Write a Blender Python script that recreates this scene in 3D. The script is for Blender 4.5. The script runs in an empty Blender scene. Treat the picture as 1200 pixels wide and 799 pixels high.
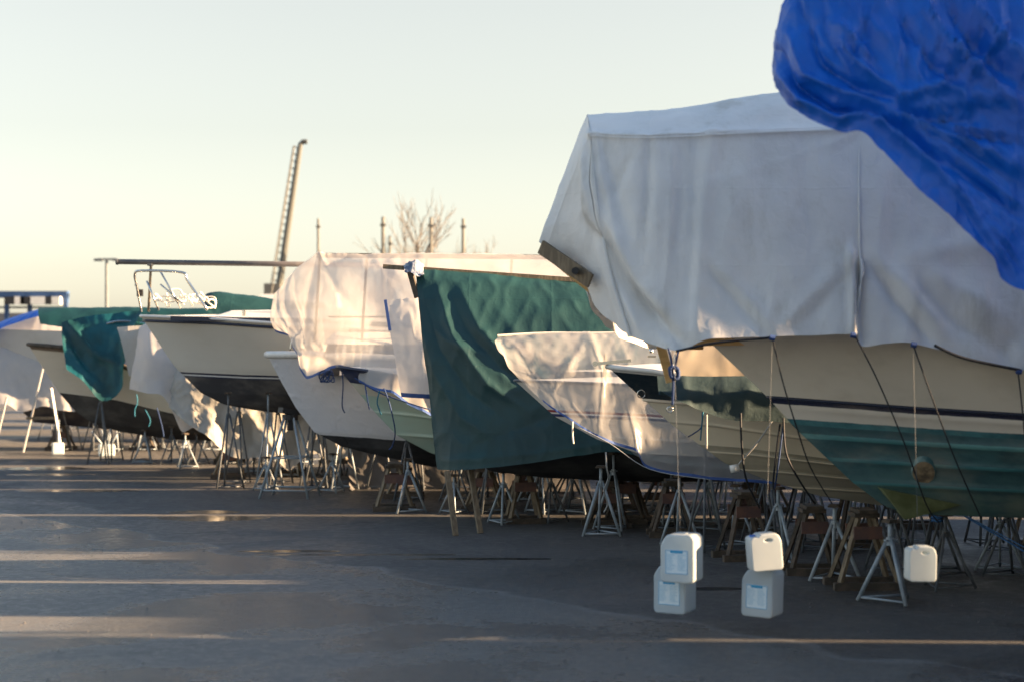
import bpy, bmesh, math, random
import numpy as np
from mathutils import Vector, Matrix, noise
random.seed(7)
PI = math.pi
col = bpy.context.scene.collection
CAMH, F = 2.95, 2000.0
HY = 400.0

def PX(px, py, Z):
    return Vector(((px-600)/F*Z, Z, CAMH+(HY-py)/F*Z))
def GR(px, py):
    Z = F*CAMH/(py-HY)
    return Vector(((px-600)/F*Z, Z, 0))

# ------------------------------------------------------------------ materials
def nd(nt, typ, **kw):
    n = nt.nodes.new(typ)
    for k, v in kw.items():
        if k.startswith('i_'):
            n.inputs[k[2:].replace('_', ' ')].default_value = v
        else:
            setattr(n, k, v)
    return n
def c4(c): return (c[0], c[1], c[2], 1.0)
def mixc(nt, fac, a, b, blend='MIX'):
    m = nt.nodes.new('ShaderNodeMix'); m.data_type = 'RGBA'; m.blend_type = blend
    for sock, v in ((m.inputs[0], fac), (m.inputs[6], a), (m.inputs[7], b)):
        if hasattr(v, 'is_output'): nt.links.new(v, sock)
        elif isinstance(v, (int, float)): sock.default_value = v
        else: sock.default_value = c4(v)
    return m.outputs[2]
def mth(nt, op, a, b=0.0, c=0.0, clamp=False):
    m = nt.nodes.new('ShaderNodeMath'); m.operation = op; m.use_clamp = clamp
    for sock, v in zip(m.inputs, (a, b, c)):
        if hasattr(v, 'is_output'): nt.links.new(v, sock)
        else: sock.default_value = v
    return m.outputs[0]
def smooth(nt, x, lo, hi):
    m = nt.nodes.new('ShaderNodeMapRange'); m.interpolation_type = 'SMOOTHSTEP'
    nt.links.new(x, m.inputs[0]); m.inputs[1].default_value = lo; m.inputs[2].default_value = hi
    return m.outputs[0]
def noi(nt, vec, scale, detail=4, rough=.55, typ='FBM', stretch=None, dist=0.0):
    if stretch:
        mp = nt.nodes.new('ShaderNodeMapping'); mp.inputs['Scale'].default_value = stretch
        nt.links.new(vec, mp.inputs[0]); vec = mp.outputs[0]
    n = nt.nodes.new('ShaderNodeTexNoise'); n.noise_type = typ
    n.inputs['Scale'].default_value = scale; n.inputs['Detail'].default_value = detail
    n.inputs['Roughness'].default_value = rough; n.inputs['Distortion'].default_value = dist
    nt.links.new(vec, n.inputs['Vector'])
    return n.outputs[0]
def new_mat(name):
    m = bpy.data.materials.new(name); m.use_nodes = True
    nt = m.node_tree; nt.nodes.clear()
    out = nt.nodes.new('ShaderNodeOutputMaterial')
    pos = nt.nodes.new('ShaderNodeNewGeometry').outputs['Position']
    return m, nt, out, pos
def bumpn(nt, h, strength, dist, prev=None):
    b = nt.nodes.new('ShaderNodeBump'); b.inputs['Strength'].default_value = strength
    b.inputs['Distance'].default_value = dist; nt.links.new(h, b.inputs['Height'])
    if prev is not None: nt.links.new(prev, b.inputs['Normal'])
    return b.outputs[0]

def mat(name, c, rough=.5, metal=0.0, c2=None, nscale=3.0, lo=.4, hi=.65, bump=None, spec=.5, stretch=None, coat=0.0):
    m, nt, out, pos = new_mat(name)
    p = nt.nodes.new('ShaderNodeBsdfPrincipled')
    if c2:
        n = noi(nt, pos, nscale, 6, .6, stretch=stretch)
        nt.links.new(mixc(nt, smooth(nt, n, lo, hi), c, c2), p.inputs['Base Color'])
        r = mth(nt, 'MULTIPLY_ADD', n, .25, rough-.1)
        nt.links.new(r, p.inputs['Roughness'])
    else:
        p.inputs['Base Color'].default_value = c4(c); p.inputs['Roughness'].default_value = rough
    p.inputs['Metallic'].default_value = metal
    p.inputs['Specular IOR Level'].default_value = spec
    p.inputs['Coat Weight'].default_value = coat
    if bump:
        nt.links.new(bumpn(nt, noi(nt, pos, bump[0], 5, .6, stretch=stretch), bump[1], bump[2]), p.inputs['Normal'])
    nt.links.new(p.outputs[0], out.inputs[0])
    return m

def cloth_mat(name, c, c2, rough=.45, trans=.25, tcol=None, alpha=0.0, spec=.35, crumple=(1.6, .35, .05), fine=(9, .25, .01), nscale=1.2, sheen=0, dirt=None, creases=None, packed=None):
    """woven or film sheet: diffuse + translucent (+ see-through share), crumpled by ridged bump"""
    m, nt, out, pos = new_mat(name)
    h1 = noi(nt, pos, crumple[0], 3, .5, 'RIDGED_MULTIFRACTAL', dist=.4)
    n1 = bumpn(nt, h1, crumple[1], crumple[2])
    h2 = noi(nt, pos, fine[0], 3, .5, dist=.6)
    n2 = bumpn(nt, h2, fine[1], fine[2], n1)
    if creases:
        # sharp facets where the sheet has been folded and pulled
        dn = nt.nodes.new('ShaderNodeTexNoise'); dn.inputs['Scale'].default_value = .8; nt.links.new(pos, dn.inputs['Vector'])
        av = nt.nodes.new('ShaderNodeVectorMath'); av.operation = 'MULTIPLY_ADD'; av.inputs[1].default_value = (.7, .7, .7)
        nt.links.new(dn.outputs['Color'], av.inputs[0]); nt.links.new(pos, av.inputs[2])
        mp = nt.nodes.new('ShaderNodeMapping'); mp.inputs['Rotation'].default_value = (0, .5, 0); mp.inputs['Scale'].default_value = (1.0, .6, .42)
        nt.links.new(av.outputs[0], mp.inputs[0])
        vo = nt.nodes.new('ShaderNodeTexVoronoi'); vo.feature = 'F1'; vo.inputs['Scale'].default_value = creases[0]; nt.links.new(mp.outputs[0], vo.inputs['Vector'])
        n2 = bumpn(nt, vo.outputs[0], creases[1], creases[2], n2)
        dr = noi(nt, pos, 5.5, 3, .55, 'RIDGED_MULTIFRACTAL', stretch=(1, 1, .16), dist=.3)
        n2 = bumpn(nt, dr, creases[1]*.8, creases[2]*.22, n2)
    if packed:
        sx = nt.nodes.new('ShaderNodeSeparateXYZ'); nt.links.new(pos, sx.inputs[0]); tot = None
        for sk, per in ((0, packed), (2, packed*.8)):
            fr = mth(nt, 'ABSOLUTE', mth(nt, 'SUBTRACT', mth(nt, 'FRACT', mth(nt, 'MULTIPLY', mth(nt, 'ADD', sx.outputs[sk], mth(nt, 'MULTIPLY', h2, .05)), 1/per)), .5))
            ln = mth(nt, 'SUBTRACT', 1.0, smooth(nt, fr, 0.0, .022))
            tot = ln if tot is None else mth(nt, 'MAXIMUM', tot, ln)
        n2 = bumpn(nt, tot, .22, .006, n2)
    n = noi(nt, pos, nscale, 5, .6)
    colr = mixc(nt, smooth(nt, n, .35, .7), c, c2)
    if dirt:
        nz = noi(nt, pos, dirt[1], 6, .65, stretch=(1, 1, .35))
        colr = mixc(nt, mth(nt, 'MULTIPLY', smooth(nt, nz, .5, .72), .7), colr, dirt[0])
    p = nt.nodes.new('ShaderNodeBsdfPrincipled')
    nt.links.new(colr, p.inputs['Base Color']); p.inputs['Roughness'].default_value = rough
    p.inputs['Specular IOR Level'].default_value = spec
    nt.links.new(n2, p.inputs['Normal'])
    t = nt.nodes.new('ShaderNodeBsdfTranslucent')
    if tcol: t.inputs[0].default_value = c4(tcol)
    else: nt.links.new(colr, t.inputs[0])
    nt.links.new(n2, t.inputs['Normal'])
    mx = nt.nodes.new('ShaderNodeMixShader'); mx.inputs[0].default_value = trans
    nt.links.new(p.outputs[0], mx.inputs[1]); nt.links.new(t.outputs[0], mx.inputs[2])
    last = mx.outputs[0]
    if alpha > 0:
        tr = nt.nodes.new('ShaderNodeBsdfTransparent')
        m2 = nt.nodes.new('ShaderNodeMixShader')
        f = mth(nt, 'MULTIPLY_ADD', h1, -.12, alpha+.05, clamp=True)
        nt.links.new(f, m2.inputs[0])
        nt.links.new(last, m2.inputs[1]); nt.links.new(tr.outputs[0], m2.inputs[2]); last = m2.outputs[0]
    nt.links.new(last, out.inputs[0])
    return m

def hull_mat(name, base, bands, rough=.3, edge=.0, dirt=(.35, .33, .28), dirt_amt=.35, worn=None, coat=.3):
    """bands: [(w from which this colour holds, colour, roughness)], w runs 0 at the sheer to 1 at the keel (UV v)"""
    m, nt, out, pos = new_mat(name)
    uv = nt.nodes.new('ShaderNodeUVMap'); uv.uv_map = 'UVMap'
    sp = nt.nodes.new('ShaderNodeSeparateXYZ'); nt.links.new(uv.outputs[0], sp.inputs[0])
    w = sp.outputs[1]
    if edge:
        nn = noi(nt, pos, 5, 6, .7, stretch=(.4, 1, 1))
        w = mth(nt, 'ADD', w, mth(nt, 'MULTIPLY', mth(nt, 'SUBTRACT', nn, .5), edge))
    n = noi(nt, pos, 2.2, 7, .62, stretch=(.5, 1, 1))
    ca, ra = base, rough
    for (w0, cc, rr, *opt) in bands:
        g = smooth(nt, w, w0-.002, w0+.002)
        if opt:
            cc = mixc(nt, smooth(nt, noi(nt, pos, 2.6, 7, .7, stretch=(.45, 1, 1)), .38, .64), cc, opt[0])
        ca = mixc(nt, g, ca, cc)
        if hasattr(ra, 'is_output') or True:
            ra = mth(nt, 'MULTIPLY_ADD', g, rr-rough, ra) if not hasattr(ra, 'is_output') else mth(nt, 'ADD', mth(nt, 'MULTIPLY', ra, mth(nt, 'SUBTRACT', 1.0, g)), mth(nt, 'MULTIPLY', g, rr))
    ca = mixc(nt, mth(nt, 'MULTIPLY', smooth(nt, n, .42, .75), dirt_amt), ca, dirt)
    p = nt.nodes.new('ShaderNodeBsdfPrincipled')
    nt.links.new(ca, p.inputs['Base Color']); 
    if hasattr(ra, 'is_output'): nt.links.new(ra, p.inputs['Roughness'])
    else: p.inputs['Roughness'].default_value = ra
    p.inputs['Coat Weight'].default_value = 0.0
    nt.links.new(bumpn(nt, noi(nt, pos, 25, 4), .08, .004), p.inputs['Normal'])
    nt.links.new(p.outputs[0], out.inputs[0])
    return m

GALV = mat('galvanised_steel', (.23, .28, .32), .5, .15, (.33, .37, .40), 9, bump=(40, .15, .003))
GALVD = mat('weathered_steel', (.075, .09, .105), .55, .1, (.13, .14, .15), 8)
WOOD = mat('weathered_timber', (.13, .10, .065), .8, 0, (.22, .17, .11), 6, bump=(30, .3, .006), stretch=(4, 4, .6))
WOODD = mat('dark_timber', (.05, .04, .03), .85, 0, (.10, .075, .055), 6, bump=(30, .3, .006))
WOODY = mat('sunlit_plywood', (.60, .36, .13), .6, 0, (.70, .45, .20), 4, stretch=(.5, 4, 4))  # orange of the low sun is put into this wood colour
RUSTP = mat('red_brown_plate', (.09, .05, .045), .7, 0, (.14, .07, .05), 8)
STEEL = mat('stainless_tube', (.62, .60, .56), .2, 1.0)
BLACK = mat('black_rubber', (.02, .02, .022), .6)
WPAINT = mat('white_gelcoat', (.74, .73, .70), .3, 0, (.66, .65, .61), 3, coat=.2)
CREAM = mat('cream_canvas', (.60, .50, .38), .7, 0, (.68, .58, .45), 2)
NAVY = mat('navy_paint', (.012, .02, .05), .35)
NAVYCLOTH = mat('dark_green_canvas', (.018, .045, .055), .65, 0, (.03, .06, .07), 2.5, bump=(3, .5, .03))
GLASS = mat('tinted_glass', (.012, .018, .02), .12)
ROPED = mat('black_rope', (.018, .022, .03), .8)
ROPEB = mat('blue_rope', (.012, .04, .13), .8)
ROPEG = mat('grey_rope', (.35, .36, .36), .8)
ROPEW = mat('white_rope', (.65, .62, .55), .8)
ROPEC = mat('turquoise_rope', (.01, .13, .21), .8)
STRAPB = mat('blue_strap', (.03, .13, .33), .6)
BLUEEDGE = mat('blue_tape', (.03, .075, .24), .6)
ASPH = None

# ------------------------------------------------------------------ mesh helpers
class MB:
    def __init__(s): s.v = []; s.f = []
    def add(s, vs, fs):
        o = len(s.v); s.v += [tuple(v) for v in vs]; s.f += [tuple(i+o for i in f) for f in fs]; return s
    def box(s, c, size, rz=0, rx=0, ry=0):
        M = Matrix.Translation(Vector(c)) @ Matrix.Rotation(rz, 4, 'Z') @ Matrix.Rotation(ry, 4, 'Y') @ Matrix.Rotation(rx, 4, 'X')
        h = [x/2 for x in size]
        vs = [M @ Vector((a*h[0], b*h[1], d*h[2])) for a in (-1, 1) for b in (-1, 1) for d in (-1, 1)]
        return s.add(vs, [(0, 1, 3, 2), (4, 6, 7, 5), (0, 4, 5, 1), (2, 3, 7, 6), (0, 2, 6, 4), (1, 5, 7, 3)])
    def bar(s, a, b, w, d=None, up=(0, 0, 1)):
        a, b = Vector(a), Vector(b); d = d or w
        z = (b-a).normalized(); x = z.cross(Vector(up))
        if x.length < 1e-3: x = z.cross(Vector((0, 1, 0)))
        x.normalize(); y = x.cross(z)
        vs = [p+x*i*w/2+y*j*d/2 for p in (a, b) for i, j in ((-1, -1), (1, -1), (1, 1), (-1, 1))]
        return s.add(vs, [(0, 1, 2, 3), (7, 6, 5, 4), (0, 4, 5, 1), (1, 5, 6, 2), (2, 6, 7, 3), (3, 7, 4, 0)])
    def tube(s, pts, r, n=8, cap=True):
        pts = [Vector(p) for p in pts]
        rs = r if isinstance(r, (list, tuple)) else [r]*len(pts)
        vs, fs = [], []
        ref = None
        for i, p in enumerate(pts):
            if i == 0: t = pts[1]-p
            elif i == len(pts)-1: t = p-pts[i-1]
            else: t = pts[i+1]-pts[i-1]
            t.normalize()
            if ref is None:
                ref = t.orthogonal().normalized()
            ref = (ref - t*ref.dot(t))
            if ref.length < 1e-6: ref = t.orthogonal()
            ref.normalize(); q = t.cross(ref)
            for k in range(n):
                a = 2*PI*k/n
                vs.append(p+(ref*math.cos(a)+q*math.sin(a))*rs[i])
        for i in range(len(pts)-1):
            for k in range(n):
                fs.append((i*n+k, i*n+(k+1) % n, (i+1)*n+(k+1) % n, (i+1)*n+k))
        if cap:
            fs.append(tuple(range(n-1, -1, -1))); fs.append(tuple(range((len(pts)-1)*n, len(pts)*n)))
        return s.add(vs, fs)
    def build(s, name, m, parent=None, smooth=False, bevel=0):
        me = bpy.data.meshes.new(name); me.from_pydata(s.v, [], s.f); me.update()
        if m: me.materials.append(m)
        if smooth:
            for p in me.polygons: p.use_smooth = True
        o = bpy.data.objects.new(name, me); col.objects.link(o)
        if parent: o.parent = parent
        if bevel:
            b = o.modifiers.new('bevel', 'BEVEL'); b.width = bevel; b.segments = 2; b.limit_method = 'ANGLE'
        return o

def tag(o, label=None, cat=None, group=None, kind=None):
    if label: o['label'] = label
    if cat: o['category'] = cat
    if group: o['group'] = group
    if kind: o['kind'] = kind
    return o
def thing(name, label, cat, loc=(0, 0, 0), rz=0, group=None):
    o = bpy.data.objects.new(name, None); col.objects.link(o); o.location = loc; o.rotation_euler.z = rz
    o.empty_display_size = .2
    return tag(o, label, cat, group)
def copy_tree(o, parent=None):
    c = o.copy(); col.objects.link(c); c.parent = parent
    for ch in list(o.children): copy_tree(ch, c)
    return c
def smoothline(pts, k=6):
    pts = [Vector(p) for p in pts]
    if len(pts) < 3: return pts
    out = []
    for i in range(len(pts)-1):
        p0 = pts[max(i-1, 0)]; p1 = pts[i]; p2 = pts[i+1]; p3 = pts[min(i+2, len(pts)-1)]
        for j in range(k):
            t = j/k
            out.append(.5*((2*p1)+(p2-p0)*t+(2*p0-5*p1+4*p2-p3)*t*t+(3*p1-p0-3*p2+p3)*t**3))
    out.append(pts[-1]); return out

def cr_np(P, n):
    """Catmull-Rom resample along axis 0 (P: k x ... ), n samples per segment"""
    k = len(P); out = []
    for i in range(k-1):
        p1, p2 = P[i], P[i+1]
        p0 = P[i-1] if i > 0 else 2*p1-p2
        p3 = P[i+2] if i+2 < k else 2*p2-p1
        for j in range(n if i < k-2 else n+1):
            t = j/n
            out.append(.5*((2*p1)+(p2-p0)*t+(2*p0-5*p1+4*p2-p3)*t*t+(3*p1-p0-3*p2+p3)*t**3))
    return np.array(out)

def seg_fold(px, py, pts, amp, width, taper=True, step=False):
    best = np.full(px.shape, 1e9); al = np.zeros(px.shape); sg = np.zeros(px.shape)
    L = [math.dist(pts[i], pts[i+1]) for i in range(len(pts)-1)]; tot = sum(L); acc = 0
    for i in range(len(pts)-1):
        ax, ay = pts[i]; bx, by = pts[i+1]; dx, dy = bx-ax, by-ay
        t = np.clip(((px-ax)*dx+(py-ay)*dy)/(L[i]**2), 0, 1)
        d = np.hypot(px-ax-t*dx, py-ay-t*dy)
        m = d < best
        best = np.where(m, d, best); al = np.where(m, (acc+t*L[i])/tot, al)
        sg = np.where(m, np.sign((px-ax)*dy-(py-ay)*dx), sg); acc += L[i]
    g = .45*np.exp(-(best/width)**2)+.75*np.exp(-best/(width*.75))
    if step: g = g*sg*(best/width)*1.6
    if taper is True: g = g*np.sin(PI*np.clip(al, 0, 1)*.9+.15)**.7
    elif taper == 'start': g = g*(1-al)**.6      # strong at the start, fades out
    elif taper == 'end': g = g*al**.6
    return amp*g

def sheet(name, ctrl, m, parent=None, n=(8, 8), folds=(), drape=None, nz=(.03, 1.2), seed=0, flat_top=0, thick=.004, side=None):
    """ctrl[i][j]: world points; columns i along the boat, rows j over it"""
    P = np.array([[tuple(p) for p in c] for c in ctrl], dtype=float)
    A = cr_np(P, n[0]); A = np.transpose(A, (1, 0, 2)); A = cr_np(A, n[1]); A = np.transpose(A, (1, 0, 2))
    nu, nv = A.shape[:2]
    du = np.gradient(A, axis=0); dv = np.gradient(A, axis=1)
    N = np.cross(du, dv); N /= (np.linalg.norm(N, axis=2, keepdims=True)+1e-9)
    px = 600+A[..., 0]/A[..., 1]*F; py = HY-(A[..., 2]-CAMH)/A[..., 1]*F
    # which way is out: point the last rows to the camera
    ref = N[:, int(nv*.8)].mean(axis=0)
    if side is None and ref[1] > 0: N = -N
    if side == -1: N = -N
    D = np.zeros((nu, nv))
    for fo in folds: D += seg_fold(px, py, *fo)
    vv = np.linspace(0, 1, nv)[None, :]; uu = np.linspace(0, 1, nu)[:, None]
    if drape:
        a, wl, pw = drape
        ln = np.cumsum(np.r_[0, np.linalg.norm(np.diff(A[:, -1], axis=0), axis=1)])[:, None]
        ph = np.array([[2.2*noise.noise(Vector((float(ln[i, 0])*.9, j/nv*1.5, seed))) for j in range(nv)] for i in range(nu)])
        am = np.array([[.5+noise.noise(Vector((float(ln[i, 0])*1.3+9, 0, seed+4))) for j in range(nv)] for i in range(nu)])
        w = np.abs(vv*2-1)**pw
        D += a*np.sin(2*PI*ln/wl+ph*2)*w*np.clip(am, .05, 1)
    if nz[0]:
        Z = np.zeros((nu, nv))
        for i in range(nu):
            for j in range(nv):
                q = Vector(A[i, j])*nz[1]; q.z *= .7
                a = noise.noise(q+Vector((seed, 0, 0)))
                b = 1-2*abs(noise.noise(q*2.3+Vector((0, seed, 3))))
                Z[i, j] = a*.6+(b**2-.4)*.45
        D += Z*nz[0]
    A2 = A+N*D[..., None]
    vs = A2.reshape(-1, 3).tolist()
    fs = [(i*nv+j, (i+1)*nv+j, (i+1)*nv+j+1, i*nv+j+1) for i in range(nu-1) for j in range(nv-1)]
    me = bpy.data.meshes.new(name); me.from_pydata(vs, [], fs); me.update(); me.materials.append(m)
    for p in me.polygons: p.use_smooth = True
    o = bpy.data.objects.new(name, me); col.objects.link(o)
    if parent: o.parent = parent
    o['_'] = 0; del o['_']
    return o, A2

def mirror_cols(cols, Zc, lift=0, shear=0):
    """near-side columns (ridge first, hem last) -> full columns far hem .. ridge .. near hem"""
    out = []
    for c in cols:
        far = []
        m_ = len(c)-1
        for q_, p in enumerate(reversed(c[1:])):
            k = Zc+(Zc-p.y)
            far.append(Vector((p.x+shear, k, p.z+lift*(1-q_/m_))))
        out.append(far+list(c))
    return out

# ------------------------------------------------------------------ boats
class Boat:
    def __init__(s, px, py, Z, ang=-2.0):
        s.o = PX(px, py, Z); s.o.z = 0
        a = math.radians(ang); s.u = Vector((math.cos(a), math.sin(a), 0)); s.n = Vector((math.sin(a), -math.cos(a), 0))
    def W(s, t, y, z): return s.o+s.u*t+s.n*y+Vector((0, 0, z))
    def loc(s, px, py, y=0):
        r = Vector(((px-600)/F, 1, (HY-py)/F)); O = Vector((0, 0, CAMH))
        k = (s.o+s.n*y-O).dot(s.n)/r.dot(s.n)
        q = O+r*k-s.o
        return q.dot(s.u), q.z

class Hull:
    def __init__(s, boat, L, B, stem, sheer, keel, wc=.55, vee=.35, strakes=(), lap=0, bow_full=.55, flare=.12, ns=70, nw=80, rnd=0):
        """stem: px points top to forefoot (y=0); sheer: px points on the near side; keel: px points (y=0)"""
        s.b = boat; s.L = L; s.B = B
        st = [boat.loc(*p) for p in stem]; s.st = st
        sh = [boat.loc(p[0], p[1], B*min(1, .35+i*.4)) if i else boat.loc(*p) for i, p in enumerate(sheer)]
        ke = [st[-1]]+[boat.loc(*p) for p in keel]
        sh = sorted(sh); ke = sorted(ke)
        s.zs = lambda t: np.interp(t, [p[0] for p in sh], [p[1] for p in sh])
        s.zk = lambda t: np.interp(t, [p[0] for p in ke], [p[1] for p in ke])
        z0, z1 = st[0][1], st[-1][1]
        wz = [(z0-p[1])/(z0-z1) for p in st]
        s.ts = lambda w: np.interp(w, wz, [p[0] for p in st])
        s.args = (wc, vee, strakes, lap, bow_full, flare, rnd); s.ns = ns; s.nw = nw; s.t0 = st[0][0]
    def pt(s, a, w):
        wc, vee, strakes, lap, bf, flare, rnd = s.args
        # more stations near the bow
        t0 = s.ts(w); t = t0+a*(s.L-t0); ta = s.ts(0)+a*(s.L-s.ts(0)); tk = s.ts(1)+a*(s.L-s.ts(1))
        zt = s.zs(ta); zb = s.zk(tk)
        z = zt+(zb-zt)*w
        fs = math.sin(PI/2*min(1, a/bf))**.75*(1-.12*max(0, (a-.6)/.4)**2)
        if rnd: body = math.sqrt(max(0, 1-w**rnd))
        else: body = (1-flare*w/wc) if w < wc else (1-flare)*(1-((w-wc)/(1-wc))**1.25)
        bowb = (1-w)**.75*(1-.25*math.sin(PI*w))
        k = min(1, a/.5); k = k*k*(3-2*k)
        y = s.B*fs*(bowb*(1-k)+body*k)
        for (w0, am, wd) in strakes:
            y += am*math.exp(-((w-w0)/wd)**2)*min(1, a*12)
        if lap:
            fr = (w*lap) % 1.0
            y += .022*fr*min(1, a*10)
        return t, y, z
    def low(s, t, y):
        """height of the hull bottom at (t, |y|)"""
        best = None
        for w in np.linspace(.55, 1, 60):
            a = (t-s.ts(w))/(s.L-s.ts(w))
            if a < 0: continue
            tt, yy, zz = s.pt(a, w)
            d = abs(yy-abs(y))
            if best is None or d < best[0]: best = (d, zz)
        return best[1] if best and best[0] < .1 else 9.0
    def build(s, m, parent, name='hull', w_top=0.0, w_bot=1.0, off=0.0):
        vs, uvs, fs = [], [], []
        aa = [(i/s.ns)**1.35 for i in range(s.ns+1)]
        ww = [w_top+(w_bot-w_top)*j/s.nw for j in range(s.nw+1)]
        if s.args[3]:
            e = []
            for k in range(s.args[3]+1):
                e += [k/s.args[3]-.0012, k/s.args[3]+.0012]
            ww = sorted(set([w for w in ww+e if 0 <= w <= 1]))
        nw = len(ww)
        for side in (1, -1):
            o = len(vs)
            for a in aa:
                for w in ww:
                    t, y, z = s.pt(a, w)
                    vs.append(tuple(s.b.W(t, side*(y+off), z))); uvs.append((a, w))
            for i in range(s.ns):
                for j in range(nw-1):
                    q = (o+i*nw+j, o+(i+1)*nw+j, o+(i+1)*nw+j+1, o+i*nw+j+1)
                    fs.append(q if side == 1 else q[::-1])
        o2 = len(aa)*nw; i = s.ns
        for j in range(nw-1):
            fs.append((i*nw+j, o2+i*nw+j, o2+i*nw+j+1, i*nw+j+1))
        me = bpy.data.meshes.new(name); me.from_pydata(vs, [], fs); me.update(); me.materials.append(m)
        uvl = me.uv_layers.new(name='UVMap')
        li = np.zeros(len(me.loops), dtype=np.int32); me.loops.foreach_get('vertex_index', li)
        uvl.data.foreach_set('uv', np.array(uvs, dtype=np.float32)[li].ravel())
        for p in me.polygons: p.use_smooth = not s.args[3]
        ob = bpy.data.objects.new(name, me); col.objects.link(ob); ob.parent = parent
        return ob
    def deck(s, m, parent, camber=.12, name='deck', inset=.03):
        vs, fs = [], []
        n = 40; k = 8
        for i in range(n+1):
            a = (i/n)**1.3
            t, y, z = s.pt(a, 0)
            for j in range(k+1):
                f = -1+2*j/k
                vs.append(tuple(s.b.W(t, f*max(y-inset*0, 0), z+.004+camber*(1-f*f)*min(1, a*5))))
        for i in range(n):
            for j in range(k):
                fs.append((i*(k+1)+j, i*(k+1)+j+1, (i+1)*(k+1)+j+1, (i+1)*(k+1)+j))
        return MB().add(vs, fs).build(name, m, parent, smooth=True)
    def rail(s, m, parent, r=.025, w=0.0, name='rub_rail', out=.01, zoff=0):
        mb = MB(); pts = []
        for i in range(40, -1, -1):
            t, y, z = s.pt((i/40)**1.3, w); pts.append(s.b.W(t, y+out, z+zoff))
        for i in range(1, 41):
            t, y, z = s.pt((i/40)**1.3, w); pts.append(s.b.W(t, -y-out, z+zoff))
        return mb.tube(pts, r, 8).build(name, m, parent, smooth=True)

# ------------------------------------------------------------------ stands
def tripod(h, spread=.34, fat=1.0, label='', group='', loc=(0, 0, 0), rz=0, m=None, brace=.05):
    m = m or GALV
    t = thing('boat_stand', label, 'stand', loc, rz, group)
    col_z = h*.78
    r = .021*fat
    p = MB().tube([(0, 0, col_z-.05), (0, 0, h)], r*1.05)
    p.build('post', m, t, smooth=True)
    c = MB().tube([(0, 0, col_z-.06), (0, 0, col_z+.03)], r*1.9, 10)
    c.box((0, 0, col_z), (.13*fat, .045, .018))
    c.build('collar', m, t)
    MB().box((0, 0, h+.008), (.14, .14, .022)).box((0, 0, h+.026), (.12, .12, .016)).build('pad', WOODD, t)
    feet = []
    for k in range(3):
        a = k*2*PI/3+.3
        f = Vector((math.cos(a)*spread, math.sin(a)*spread, 0.01)); feet.append(f)
        tp = Vector((math.cos(a)*.03, math.sin(a)*.03, col_z))
        MB().tube([f, tp], r).build('leg', m, t, smooth=True)
    for k in range(3):
        a, b = feet[k], feet[(k+1) % 3]
        a = a*(1-.06); b = b*(1-.06); a.z = b.z = brace
        MB().tube([a, b], r*.62, 6).build('brace', m, t, smooth=True)
    return t
def trestle(h, label, group, loc, rz=0, w=.62, d=.55, m=None):
    m = m or WOOD
    t = thing('wooden_trestle', label, 'trestle', loc, rz, group)
    for sy in (-1, 1):
        for sx in (-1, 1):
            MB().bar((sx*w/2, sy*d/2, .09), (sx*.09, sy*.10, h-.09), .06, .045).build('leg', m, t)
        MB().box((0, sy*(d/2), .045), (w+.15, .10, .09)).build('sleeper', WOODD, t)
        MB().box((0, sy*.19-sy*0, h-.27), (.34, .03, .15)).build('gusset', RUSTP, t)
    MB().box((0, 0, h-.065), (.30, .34, .05)).box((0, 0, h-.02), (.22, .42, .04)).build('top_block', WOODD, t)
    return t
BS = 'steel stands holding up the boats'
BT = 'timber trestles under the keels'
SHEETS = 'tarpaulins and covers over the boats'

def rope(pts, r, m, label, k=6, name='rope', group=None, cat='rope', parent=None, n=6):
    o = MB().tube(smoothline(pts, k), r, n).build(name, m, parent, smooth=True)
    if parent is None: tag(o, label, cat, group)
    return o
def edge_band(A, m, parent, name='hem_tape', w=.03, i0=0, i1=None, off=.006):
    """tape sewn along the hem (last row of the sheet)"""
    pts = [Vector(p) for p in A[i0:i1, -1]]
    up = [Vector(p) for p in A[i0:i1, -2]]
    vs, fs = [], []
    for p, q in zip(pts, up):
        d = (q-p); d = d.normalized() if d.length > 1e-6 else Vector((0, 0, 1))
        for dy in (-off, off):
            vs.append(p+Vector((0, dy, 0))-d*.004); vs.append(p+d*w+Vector((0, dy, 0)))
    for i in range(len(pts)-1):
        a = i*4; b = a+4
        fs += [(a, b, b+1, a+1), (a+3, b+3, b+2, a+2), (a+1, b+1, b+3, a+3), (a+2, b+2, b, a)]
    return MB().add(vs, fs).build(name, m, parent)

# ------------------------------------------------------------------ cover materials
T_WHITE = cloth_mat('white_woven_tarp', (.77, .77, .76), (.68, .69, .69), .5, .07, crumple=(.9, .5, .06), fine=(9, .4, .02), dirt=((.46, .45, .41), 1.6), creases=(1.7, .55, .10), packed=1.05)
T_BLUE = cloth_mat('blue_tarp', (.003, .115, .56), (.002, .08, .44), .42, .12, spec=.42, crumple=(3.2, .8, .04), fine=(14, .5, .012), creases=(5.0, .8, .06))
T_GREEN = cloth_mat('dark_green_tarp', (.016, .058, .060), (.012, .044, .048), .46, .03, spec=.35, crumple=(1.0, .35, .03), fine=(9, .4, .012), creases=(1.6, .4, .05), packed=1.3)
T_GREEN2 = cloth_mat('bottle_green_tarp', (.005, .036, .040), (.006, .045, .048), .5, .06, crumple=(1.5, .5, .05), creases=(2.2, .5, .06))
T_TEAL = cloth_mat('teal_tarp', (.005, .080, .105), (.006, .042, .045), .5, .06, crumple=(1.5, .5, .05), creases=(2.2, .7, .08), nscale=.9)
T_CREAM = cloth_mat('cream_translucent_cover', (.74, .71, .67), (.68, .64, .61), .45, .42, alpha=.32, crumple=(1.4, .5, .05), fine=(8, .3, .01))
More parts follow.
